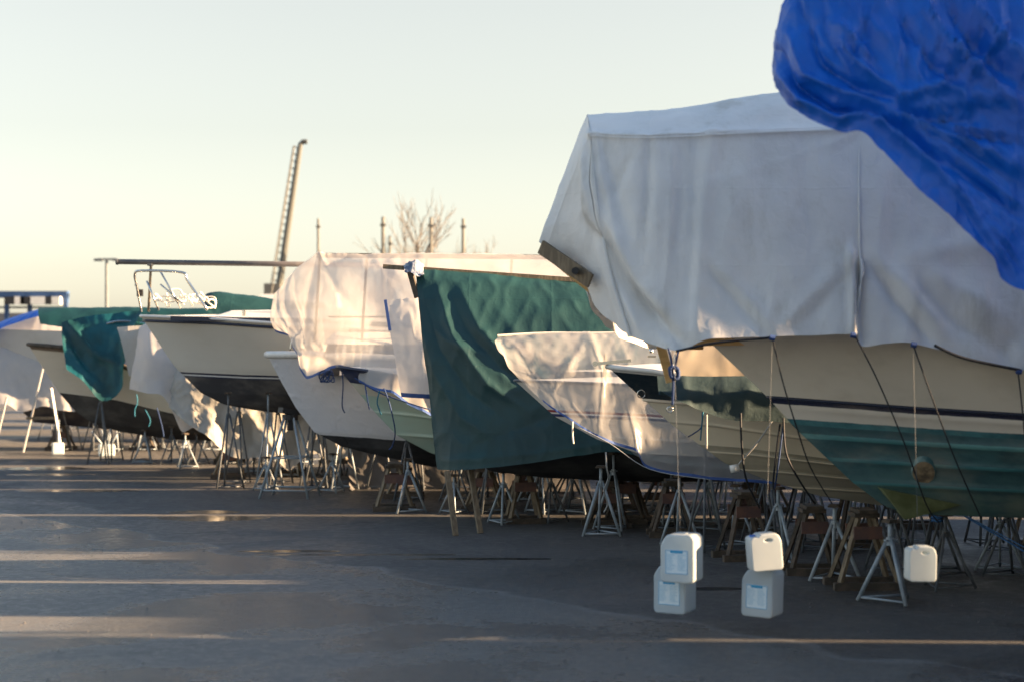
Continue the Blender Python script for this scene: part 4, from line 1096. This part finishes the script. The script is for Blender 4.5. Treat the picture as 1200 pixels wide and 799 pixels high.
# ropes at cream cover
for pts, m_, lb in (([(400, 431, 30.4), (402, 450, 30.4), (401, 475, 30.4), (404, 484, 30.4)], ROPEB, 'blue cord dangling over the white shrink wrap'),
                    ([(428, 452, 29.3), (431, 470, 29.0), (433, 480, 29.0)], ROPEB, 'short blue cord dangling at the navy sheer'),
                    ([(450, 455, 28.95), (457, 475, 28.9), (463, 505, 28.95), (460, 522, 29.2), (456, 527, 29.2)], ROPEB, 'blue cord dangling down over the pale green hull'),
                    ([(445, 458, 28.95), (442, 472, 28.95), (447, 486, 28.95)], ROPEC, 'turquoise cord loop on the pale green hull'),
                    ([(402, 433, 30.3), (440, 458, 29.1), (490, 476, 28.8), (505, 480, 28.8)], ROPEB, 'blue cord following the scalloped plastic hem')):
    proj_rope(pts, .012, m_, lb)
bk = thing('rope_bundle', 'tangle of blue cord hanging at the cream cover corner', 'rope')
for k in range(5):
    MB().tube([PX(380+3*k/2+6*math.cos(q+k), 441+7*math.sin(q), 31.0)+Vector((0, .04*math.sin(q+k), 0)) for q in np.linspace(0, 2*PI, 14)], .012, 6).build('coil', ROPEB, bk, smooth=True)
for pts, lb in (([(160, 462, 40.3), (161, 472, 40.3), (158, 480, 40.3), (158, 488, 40.3)], 'turquoise rope end hanging below the clinker boat'),
                ([(170, 480, 40.3), (176, 492, 40.3), (174, 500, 40.3)], 'second turquoise rope end, right of the first, by the clinker boat'),
                ([(184, 478, 40.2), (190, 500, 40.2), (192, 512, 40.2)], 'blue rope hanging beside the grey cloth tail')):
    proj_rope(pts, .013, ROPEC if 'turq' in lb else ROPEB, lb)
sp_ = MB().bar(PX(1128, 603, 20.6), PX(1245, 672, 19.9), .05, .012).bar(PX(1135, 606, 20.5), PX(1245, 665, 19.8), .012, .012).build('tension_strap', STRAPB, None)
tag(sp_, 'blue tension strap slanting down at the right edge', 'strap')
for k in range(4):
    MB().tube([PX(1098, 598+k*4, 20.4)+Vector((.06*math.cos(q), .06*math.sin(q), .01*math.sin(3*q+k))) for q in np.linspace(0, 2*PI, 12)], .013, 6).build('rope_wrap' , STRAPB, sp_, smooth=True)

# ================================================================== GROUND
def ellipse_mask(nt, X, Y, cx, cy, rx, ry, nz_, edge=.12):
    a = mth(nt, 'POWER', mth(nt, 'MULTIPLY', mth(nt, 'SUBTRACT', X, cx), 1/rx), 2.0)
    a = mth(nt, 'ABSOLUTE', a)
    bq = mth(nt, 'SUBTRACT', Y, cy); bq = mth(nt, 'MULTIPLY', bq, 1/ry); bq = mth(nt, 'MULTIPLY', bq, bq)
    ax = mth(nt, 'MULTIPLY', mth(nt, 'SUBTRACT', X, cx), 1/rx); ax = mth(nt, 'MULTIPLY', ax, ax)
    d = mth(nt, 'ADD', mth(nt, 'ADD', ax, bq), mth(nt, 'MULTIPLY', mth(nt, 'SUBTRACT', nz_, .5), 3.0))
    return mth(nt, 'SUBTRACT', 1.0, smooth(nt, d, 1-edge, 1+edge))
m, nt, out, pos = new_mat('old_asphalt')
sp = nt.nodes.new('ShaderNodeSeparateXYZ'); nt.links.new(pos, sp.inputs[0]); X, Y = sp.outputs[0], sp.outputs[1]
big = noi(nt, pos, .22, 5, .6, dist=.5)
mid = noi(nt, pos, 1.3, 6, .62)
grain = noi(nt, pos, 85, 3, .7)
grain2 = noi(nt, pos, 22, 4, .6)
vor = nt.nodes.new('ShaderNodeTexVoronoi'); vor.inputs['Scale'].default_value = 55; nt.links.new(pos, vor.inputs['Vector'])
# paler colour stands for sky reflection, on the near-left side of a slanting seam
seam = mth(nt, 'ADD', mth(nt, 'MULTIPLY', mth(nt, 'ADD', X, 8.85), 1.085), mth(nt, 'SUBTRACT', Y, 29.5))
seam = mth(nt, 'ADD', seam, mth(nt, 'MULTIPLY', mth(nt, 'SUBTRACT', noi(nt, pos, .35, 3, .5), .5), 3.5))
sky_sheen = mth(nt, 'SUBTRACT', 1.0, smooth(nt, seam, -.12, .06))
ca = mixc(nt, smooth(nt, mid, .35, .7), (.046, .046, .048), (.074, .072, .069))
ca = mixc(nt, mth(nt, 'MULTIPLY', sky_sheen, .65), ca, (.125, .128, .13))
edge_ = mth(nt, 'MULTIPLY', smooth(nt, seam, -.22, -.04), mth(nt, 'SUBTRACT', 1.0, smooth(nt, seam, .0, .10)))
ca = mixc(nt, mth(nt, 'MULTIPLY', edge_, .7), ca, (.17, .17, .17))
crk = nt.nodes.new('ShaderNodeTexVoronoi'); crk.feature = 'DISTANCE_TO_EDGE'; crk.inputs['Scale'].default_value = .16
cd_ = nt.nodes.new('ShaderNodeTexNoise'); cd_.inputs['Scale'].default_value = .9; cd_.inputs['Detail'].default_value = 6; nt.links.new(pos, cd_.inputs['Vector'])
cv_ = nt.nodes.new('ShaderNodeVectorMath'); cv_.operation = 'MULTIPLY_ADD'; cv_.inputs[1].default_value = (1.6, 1.6, 0); nt.links.new(cd_.outputs['Color'], cv_.inputs[0]); nt.links.new(pos, cv_.inputs[2])
nt.links.new(cv_.outputs[0], crk.inputs['Vector'])
crack = mth(nt, 'SUBTRACT', 1.0, smooth(nt, crk.outputs[0], .0, .004))
ca = mixc(nt, mth(nt, 'MULTIPLY', crack, .8), ca, (.018, .018, .018))
ca = mixc(nt, smooth(nt, grain, .50, .66), ca, (.22, .215, .205))
ca = mixc(nt, smooth(nt, noi(nt, pos, 60, 2, .8), .55, .66), ca, (.012, .012, .013))
ca = mixc(nt, smooth(nt, grain2, .60, .70), ca, (.022, .022, .022))
gr3 = noi(nt, pos, 38, 3, .7)
ca = mixc(nt, smooth(nt, gr3, .60, .66), ca, (.16, .155, .15))
ca = mixc(nt, mth(nt, 'MULTIPLY', smooth(nt, noi(nt, pos, 1.1, 7, .7, dist=1.2), .60, .68), .6), ca, (.02, .02, .021))
damp = smooth(nt, big, .44, .58)
pud = None
for (px, py, rx, ry) in ((48, 549, 1.0, .55), (62, 556, .9, .35), (240, 607, 1.0, .45), (238, 600, .7, .3), (345, 646, .75, .14), (420, 650, 1.4, .10), (200, 543, .8, .3), (560, 655, 1.0, .12), (820, 690, .7, .15), (90, 575, 1.2, .25)):
    q = GR(px, py)
    e = ellipse_mask(nt, X, Y, q.x, q.y, rx, ry, mid)
    pud = e if pud is None else mth(nt, 'MAXIMUM', pud, e)
cp = mixc(nt, mth(nt, 'MULTIPLY', damp, .35), ca, (.03, .03, .032))
cp = mixc(nt, pud, cp, (.02, .02, .022))
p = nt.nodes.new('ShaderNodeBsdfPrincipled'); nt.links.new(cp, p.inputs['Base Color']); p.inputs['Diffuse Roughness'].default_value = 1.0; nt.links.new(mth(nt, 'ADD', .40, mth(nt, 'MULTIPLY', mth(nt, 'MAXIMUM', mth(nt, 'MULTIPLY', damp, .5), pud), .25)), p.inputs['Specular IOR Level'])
mott = noi(nt, pos, 7, 5, .7, dist=.6)
r = mth(nt, 'SUBTRACT', .72, mth(nt, 'MULTIPLY', damp, .28))
r = mth(nt, 'SUBTRACT', r, mth(nt, 'MULTIPLY', smooth(nt, mott, .45, .62), .16))
r = mth(nt, 'SUBTRACT', r, mth(nt, 'MULTIPLY', sky_sheen, .24))
r = mth(nt, 'MULTIPLY', r, mth(nt, 'SUBTRACT', 1.0, mth(nt, 'MULTIPLY', pud, .66)))
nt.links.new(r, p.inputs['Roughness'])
hh = mth(nt, 'ADD', mth(nt, 'MULTIPLY', vor.outputs[0], .5), grain)
bs = nt.nodes.new('ShaderNodeBump'); bs.inputs['Distance'].default_value = .014
nt.links.new(hh, bs.inputs['Height']); nt.links.new(mth(nt, 'MULTIPLY', mth(nt, 'SUBTRACT', 1.0, pud), .7), bs.inputs['Strength'])
b2 = nt.nodes.new('ShaderNodeBump'); b2.inputs['Distance'].default_value = .02; nt.links.new(bs.outputs[0], b2.inputs['Normal'])
nt.links.new(mid, b2.inputs['Height']); nt.links.new(mth(nt, 'MULTIPLY', mth(nt, 'SUBTRACT', 1.0, pud), .35), b2.inputs['Strength'])
nt.links.new(b2.outputs[0], p.inputs['Normal']); nt.links.new(p.outputs[0], out.inputs[0])
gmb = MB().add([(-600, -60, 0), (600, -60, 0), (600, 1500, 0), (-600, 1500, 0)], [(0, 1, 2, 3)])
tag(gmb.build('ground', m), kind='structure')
# pebbles on the tarmac: small loose stones
pb = MB(); rp = random.Random(5)
for k in range(260):
    Z = rp.uniform(14.8, 30); x = rp.uniform(-.31, .31)*Z; r0 = rp.uniform(.006, .02)
    vs = [(x+r0*a, Z+r0*b, max(0, r0*c_*.6)) for a, b, c_ in ((1, 0, 0), (0, 1, 0), (-1, .2, 0), (0, -1, 0), (.2, .1, 1.1))]
    pb.add(vs, [(0, 1, 4), (1, 2, 4), (2, 3, 4), (3, 0, 4)])
tag(pb.build('gravel', mat('grit', (.10, .095, .09), .8)), 'loose grit scattered over the dark asphalt', 'gravel', kind='stuff')

# ================================================================== BACKGROUND
RED = mat('red_corrugated', (.20, .025, .018), .5, 0, (.14, .02, .015), 2)
cont_lab = ['red corrugated container behind the sterns, nearest the middle', 'red corrugated container behind the sterns, right of the first', 'red corrugated container behind the sterns, third from the middle']
for k in range(3):
    x0 = 3.2+k*6.3; y0 = 36.6
    t = thing('shipping_container', cont_lab[k], 'container', (x0, y0, 0), 0, 'red containers behind the row')
    vs, fs = [], []; n = 60
    for i in range(n+1):
        x = 6.05*i/n; y = (0, .04, .04, 0)[i % 4]
        vs += [(x, y, .25), (x, y, 2.5)]
    for i in range(n): fs.append((2*i, 2*i+2, 2*i+3, 2*i+1))
    MB().add(vs, fs).build('side_wall', RED, t)
    MB().box((3.02, 1.25, 2.55), (6.06, 2.5, .12)).box((3.02, 1.27, .18), (6.06, 2.4, .16)).box((.06, 1.25, 1.36), (.12, 2.5, 2.3)).box((6.0, 1.25, 1.36), (.12, 2.5, 2.3)).build('frame', RED, t)
    MB().box((3.02, 2.45, 1.36), (5.9, .04, 2.3)).build('rear_wall', RED, t)
kb_ = MB().box((12.2, 35.6, .14), (19, .25, .28)).build('concrete_kerb', mat('concrete', (.28, .26, .23), .85, 0, (.36, .34, .30), 3, bump=(15, .3, .01)), None, bevel=.02)
tag(kb_, kind='structure')
# container on the left behind F..H sterns too: plain store
BLU = mat('blue_steel', (.02, .06, .16), .6, 0, (.03, .08, .20), 1)
hz = thing('boat_hoist', 'blue topped industrial hoist structure far off at the left edge', 'hoist')
def BP(px, py, Z=92.0): return PX(px, py, Z)
MB().bar(BP(-60, 346), BP(80, 346), .5, .36).bar(BP(74, 350), BP(80, 350), .3, .5).build('top_beam', BLU, hz)
for x in (-20, 8, 35, 77):
    q = BP(x, 350); MB().box((q.x, q.y, q.z/2), (.22, .22, q.z)).build('leg', BLU, hz)
for x, w, m_ in ((12, .5, BLACK), (30, .45, BLACK), (46, .8, WPAINT), (58, .35, BLACK), (66, .5, WPAINT), (24, .5, WPAINT)):
    q = BP(x, 353, 91.6); MB().box(tuple(q), (w, .5, .42)).build('winch_box', m_, hz)
MB().bar(BP(-60, 361), BP(80, 361), .12, .1).build('lower_rail', GALVD, hz)
fs_ = thing('warehouse', 'low dark shed roof beyond the hoist at the left edge', 'building')
MB().box((-40, 120, 1.6), (60, 12, 6.4)).build('wall', mat('shed_wall', (.10, .11, .13), .8, 0, (.15, .15, .16), .4), fs_)
lp = thing('street_lamp', 'tall thin street lamp against the sky at the left', 'street lamp')
q = BP(125, 400, 85)
zt = BP(125, 305, 85).z
MB().tube([(q.x, q.y, 0), (q.x, q.y, zt)], [.11, .07], 10).build('pole', GALVD, lp)
MB().tube([(q.x-.45, q.y, zt+.02), (q.x+.5, q.y, zt+.02)], .05, 8).build('arm', GALVD, lp)
MB().box((q.x-.4, q.y, zt-.02), (.42, .3, .12)).box((q.x+.45, q.y, zt-.02), (.3, .25, .10)).build('lamp_head', GALVD, lp)
# leaning lattice tower with a ladder side
lt = thing('lattice_tower', 'tall leaning lattice ladder tower with a hooked top against the sky', 'tower')
Zt = 95.0
def TP(px, py, dz=0): return PX(px, py, Zt+dz)
TD = mat('tower_dark', (.07, .075, .07), .6); TL = mat('tower_light', (.12, .12, .11), .7)
base = TP(326, 345); top = TP(352, 172)
bg = TP(326-(400+62-345)*.15, 400+62)
MB().tube([TP(309, 461), TP(351, 176)], [.24, .15], 8).build('main_spar', TD, lt)
MB().tube([TP(351, 178), TP(352, 170), TP(355, 167), TP(360, 167)], .14, 8).build('hooked_top', TD, lt)
ls = MB(); 
ls.tube([TP(297, 461, .8), TP(344, 172, .8)], .04, 6)
ls.tube([TP(300, 461, -.8), TP(345, 172, -.8)], .035, 6)
ls.build('ladder_rail', TL, lt)
rn = MB()
for k in range(36):
    f = k/35; a = TP(299, 461, .3).lerp(TP(344.5, 172, .3), f); b = TP(309, 461, 0).lerp(TP(351, 176, 0), f)
    rn.tube([a, b], .04, 5)
rn.build('rungs', TL, lt)
MB().box(tuple(TP(320, 350)), (.9, .9, 1.6)).build('platform', TL, lt)
# masts
for px, py, w, lb in ((373, 257, .10, 'bare mast alone between the ladder tower and the cream cover peak'), (449, 255, .14, 'bare mast left of the bare tree, first of the close pair'), (457, 277, .09, 'short bare mast, second of the close pair left of the bare tree'),
                      (505, 256, .13, 'bare mast standing in front of the bare tree'), (543, 257, .13, 'bare mast right of the bare tree')):
    q = BP(px, py, 84)
    o = MB().tube([(q.x, q.y, 1.0), (q.x, q.y, q.z)], [w*.95, w*.6], 8).box((q.x, q.y, q.z-.4), (w*2.0, w*2.0, .12)).tube([(q.x+w*5, q.y, 4.0), (q.x, q.y, q.z-1.0)], .012, 4)
    o = o.build('mast', TL, None); tag(o, lb, 'mast', 'far boat masts')
    # the hull each one stands on
# bare trees
def bare_tree(x, y, h, lean, seed, lb, spread=1.0):
    r = random.Random(seed); t = thing('bare_tree', lb, 'tree', (x, y, 0), 0, 'bare trees behind the row')
    br = MB(); tr = MB()
    def grow(p, d, L, rad, dep):
        n = 4; pts = [p]; dd = d.copy()
        for k in range(n):
            dd = (dd+Vector((r.uniform(-.12, .12), r.uniform(-.12, .12), r.uniform(-.02, .10)))).normalized(); pts.append(pts[-1]+dd*L/n)
        (tr if dep == 0 else br).tube(pts, [rad*(1-.45*k/n) for k in range(n+1)], 5 if dep < 2 else 3, cap=False)
        if dep >= 5: return
        for k in range(r.choice((3, 3, 4)) if dep < 4 else 3):
            f = r.uniform(.4, 1.0) if k else 1.0
            q = pts[max(1, min(n, int(f*n)))]
            ang = r.uniform(0, 2*PI); tl = r.uniform(.25, .6)*spread
            nd_ = (dd+Vector((math.cos(ang)*tl, math.sin(ang)*tl, r.uniform(-.05, .2)))).normalized()
            grow(q, nd_, L*r.uniform(.58, .8), max(.018, rad*.62), dep+1)
    grow(Vector((0, 0, 0)), Vector((lean, 0, 1)).normalized(), h*.36, h*.014, 0)
    TM = mat('bare_bark', (.17, .155, .14), .9)
    tr.build('trunk', TM, t, smooth=True); br.build('crown', TM, t)
q = BP(496, 400, 98); bare_tree(q.x, q.y, 12.2, -.10, 12, 'taller bare tree with thin twigs against the sky')
q = BP(524, 400, 98); bare_tree(q.x, q.y, 10.4, .05, 9, 'lower bare tree just right of the taller one')
q = BP(456, 400, 100); bare_tree(q.x, q.y, 8.0, .0, 33, 'small bare tree top left of the taller one')
# pale far boat deckhouse between mast and cream cover
fb = thing('far_boat', 'pale far boat deckhouse behind the cream cover peak', 'boat')
q = BP(330, 349, 70)
loft_box(mm := MB(), [Vector((q.x-1.6, 69, q.z-.45)), Vector((q.x+2.4, 69, q.z-.45)), Vector((q.x+2.4, 71, q.z-.45)), Vector((q.x-1.6, 71, q.z-.45))], [Vector((q.x-.7, 69.2, q.z+.1)), Vector((q.x+2.3, 69.2, q.z+.15)), Vector((q.x+2.3, 70.8, q.z+.15)), Vector((q.x-.7, 70.8, q.z+.1))])
mm.build('deckhouse', WPAINT, fb)
loft_box(mm := MB(), [Vector((q.x-.5, 69.6, 1.2)), Vector((q.x+7, 69.6, 1.2)), Vector((q.x+7, 70.4, 1.2)), Vector((q.x-.5, 70.4, 1.2))], [Vector((q.x-2.4, 68.9, q.z-.45)), Vector((q.x+7, 68.9, q.z-.45)), Vector((q.x+7, 71.1, q.z-.45)), Vector((q.x-2.4, 71.1, q.z-.45))])
mm.build('hull', WPAINT, fb)

# unseen blocks added beyond the right edge; their gaps shape shade and sun streaks
BLOCKM = mat('block_paint', (.18, .05, .04), .7, 0, (.24, .07, .05), 1.0)
for k, (y0, y1, hh_) in enumerate(((1.0, 15.85, 12.0), (16.25, 17.3, 5.25), (17.32, 19.35, 10.8), (19.36, 20.6, 5.1), (20.62, 23.24, 5.5), (23.25, 27.6, 6.4), (28.3, 30.6, 7.7), (31.0, 32.6, 7.0), (33.4, 43.0, 5.4), (44.3, 64, 5.0))):
    t = thing('shade_block', ('first and longest', 'second, narrow low', 'third, tall', 'fourth', 'fifth', 'sixth', 'seventh', 'eighth', 'ninth', 'farthest')[k]+' unseen block added off to the right to shade the yard', 'shade block', (17.5, (y0+y1)/2, 0), 0, 'unseen added shade blocks')
    MB().box((3, 0, (hh_-.5)/2), (6, y1-y0, hh_-.5)).build('wall', BLOCKM, t)
    rf_ = MB(); d = (y1-y0)/2
    rf_.add([(-.2, -d, hh_-.5), (6.2, -d, hh_-.5), (6.2, d, hh_-.5), (-.2, d, hh_-.5), (3, -d, hh_+.3), (3, d, hh_+.3)], [(0, 1, 2, 3), (0, 4, 1), (2, 5, 3), (0, 3, 5, 4), (1, 4, 5, 2)])
    rf_.build('roof', GALVD, t)
    MB().box((-.03, 0, 1.1), (.06, min(2.0, (y1-y0)*.7), 2.2)).build('door', WPAINT, t)

# dark clutter behind and under the far boats
o_, _ = sheet('tarpaulin', [[PX(x, 520, 34.3), PX(x, 550, 34.2), PX(x+3, yb-6, 33.9), PX(x, yb, 33.5)] for x, yb in ((408, 575), (425, 592), (450, 597), (480, 592), (520, 598), (560, 590), (620, 594), (690, 588))],
              T_BROWN, n=(8, 8), nz=(.12, 1.8), seed=31, drape=(.06, .8, 1))
tag(o_, 'dark brown-grey tarp hanging to the ground behind the trestle under the black keel', 'tarpaulin', SHEETS)
for k, (x0, x1, y, h, lb) in enumerate(((-.6, 2.9, 39.0, 1.75, 'dark tarped timber stack left of the red containers'), (-9.5, -5.2, 50.5, 1.5, 'dark tarped stack behind the grey beige tarp'), (-16.0, -10.2, 63.0, 1.6, 'dark tarped stack farthest down the yard at the left'), (-5.0, .5, 52, 1.6, 'long dark tarped stack behind the tall four legged stand'))):
    t = thing('timber_stack', lb, 'stack', ((x0+x1)/2, y, 0), 0, 'dark tarped stacks')
    W2 = (x1-x0)/2
    P = []
    for xx in np.linspace(-W2, W2, 9):
        e = .75+.25*max(0, math.sin(PI*(xx+W2)/(2*W2)))**.4
        P.append([Vector((xx, .9, 0)), Vector((xx, .8, h*e*.8)), Vector((xx, .3, h*e)), Vector((xx, -.3, h*e*rs.uniform(.9, 1))), Vector((xx, -.8, h*.75*e)), Vector((xx, -1.0, .02))])
    sheet('cover', P, T_BROWN, parent=t, n=(6, 5), nz=(.10, 1.5), seed=k+40)
    for q_ in range(3): MB().box((0, -.6+q_*.6, h*.3), (2*W2-.3, .3, h*.5)).build('timber', WOODD, t)

# ================================================================== LIGHT, CAMERA
SUN_EL, SUN_AZ = 13.0, -2.5        # azimuth from +X towards +Y, degrees
sd = Vector((math.cos(math.radians(SUN_EL))*math.cos(math.radians(SUN_AZ)), math.cos(math.radians(SUN_EL))*math.sin(math.radians(SUN_AZ)), math.sin(math.radians(SUN_EL))))
L = bpy.data.lights.new('sun', 'SUN'); L.energy = 5.0; L.angle = math.radians(.5); L.color = (1, .67, .38)
lo = bpy.data.objects.new('sun', L); col.objects.link(lo); lo.rotation_euler = sd.to_track_quat('Z', 'Y').to_euler()
w = bpy.data.worlds.new('World'); bpy.context.scene.world = w; w.use_nodes = True
nt = w.node_tree; bgn = nt.nodes['Background']
sky = nt.nodes.new('ShaderNodeTexSky'); sky.sky_type = 'NISHITA'; sky.sun_disc = False
sky.sun_elevation = math.radians(SUN_EL); sky.sun_rotation = math.radians(90-SUN_AZ)
sky.air_density = 1.0; sky.dust_density = 1.0; sky.ozone_density = 1.0
tc_ = nt.nodes.new('ShaderNodeTexCoord'); sx_ = nt.nodes.new('ShaderNodeSeparateXYZ'); nt.links.new(tc_.outputs['Generated'], sx_.inputs[0])
hz_ = smooth(nt, sx_.outputs[2], .17, .6)
hs = nt.nodes.new('ShaderNodeHueSaturation'); nt.links.new(mth(nt, 'MULTIPLY_ADD', hz_, .65, .38), hs.inputs['Saturation'])
nt.links.new(mth(nt, 'MULTIPLY_ADD', hz_, .24, .76), hs.inputs['Value'])
nt.links.new(sky.outputs[0], hs.inputs['Color']); tint_ = mixc(nt, hz_, (1.0, .96, .87), (1, 1, 1))
nt.links.new(mixc(nt, 1.0, hs.outputs[0], tint_, 'MULTIPLY'), bgn.inputs[0]); bgn.inputs[1].default_value = .05
cam = bpy.data.cameras.new('camera'); cam.lens = 60; cam.sensor_width = 36; cam.clip_end = 3000; cam.clip_start = .1
cam.dof.use_dof = True; cam.dof.focus_distance = 24.5; cam.dof.aperture_fstop = .95
co = bpy.data.objects.new('camera', cam); col.objects.link(co); co.location = (0, 0, CAMH); co.rotation_euler = (PI/2, 0, 0)
sc = bpy.context.scene; sc.camera = co
sc.view_settings.view_transform = 'Standard'; sc.view_settings.look = 'None'; sc.view_settings.exposure = 2.86
sc.cycles.transparent_max_bounces = 12; sc.cycles.max_bounces = 8
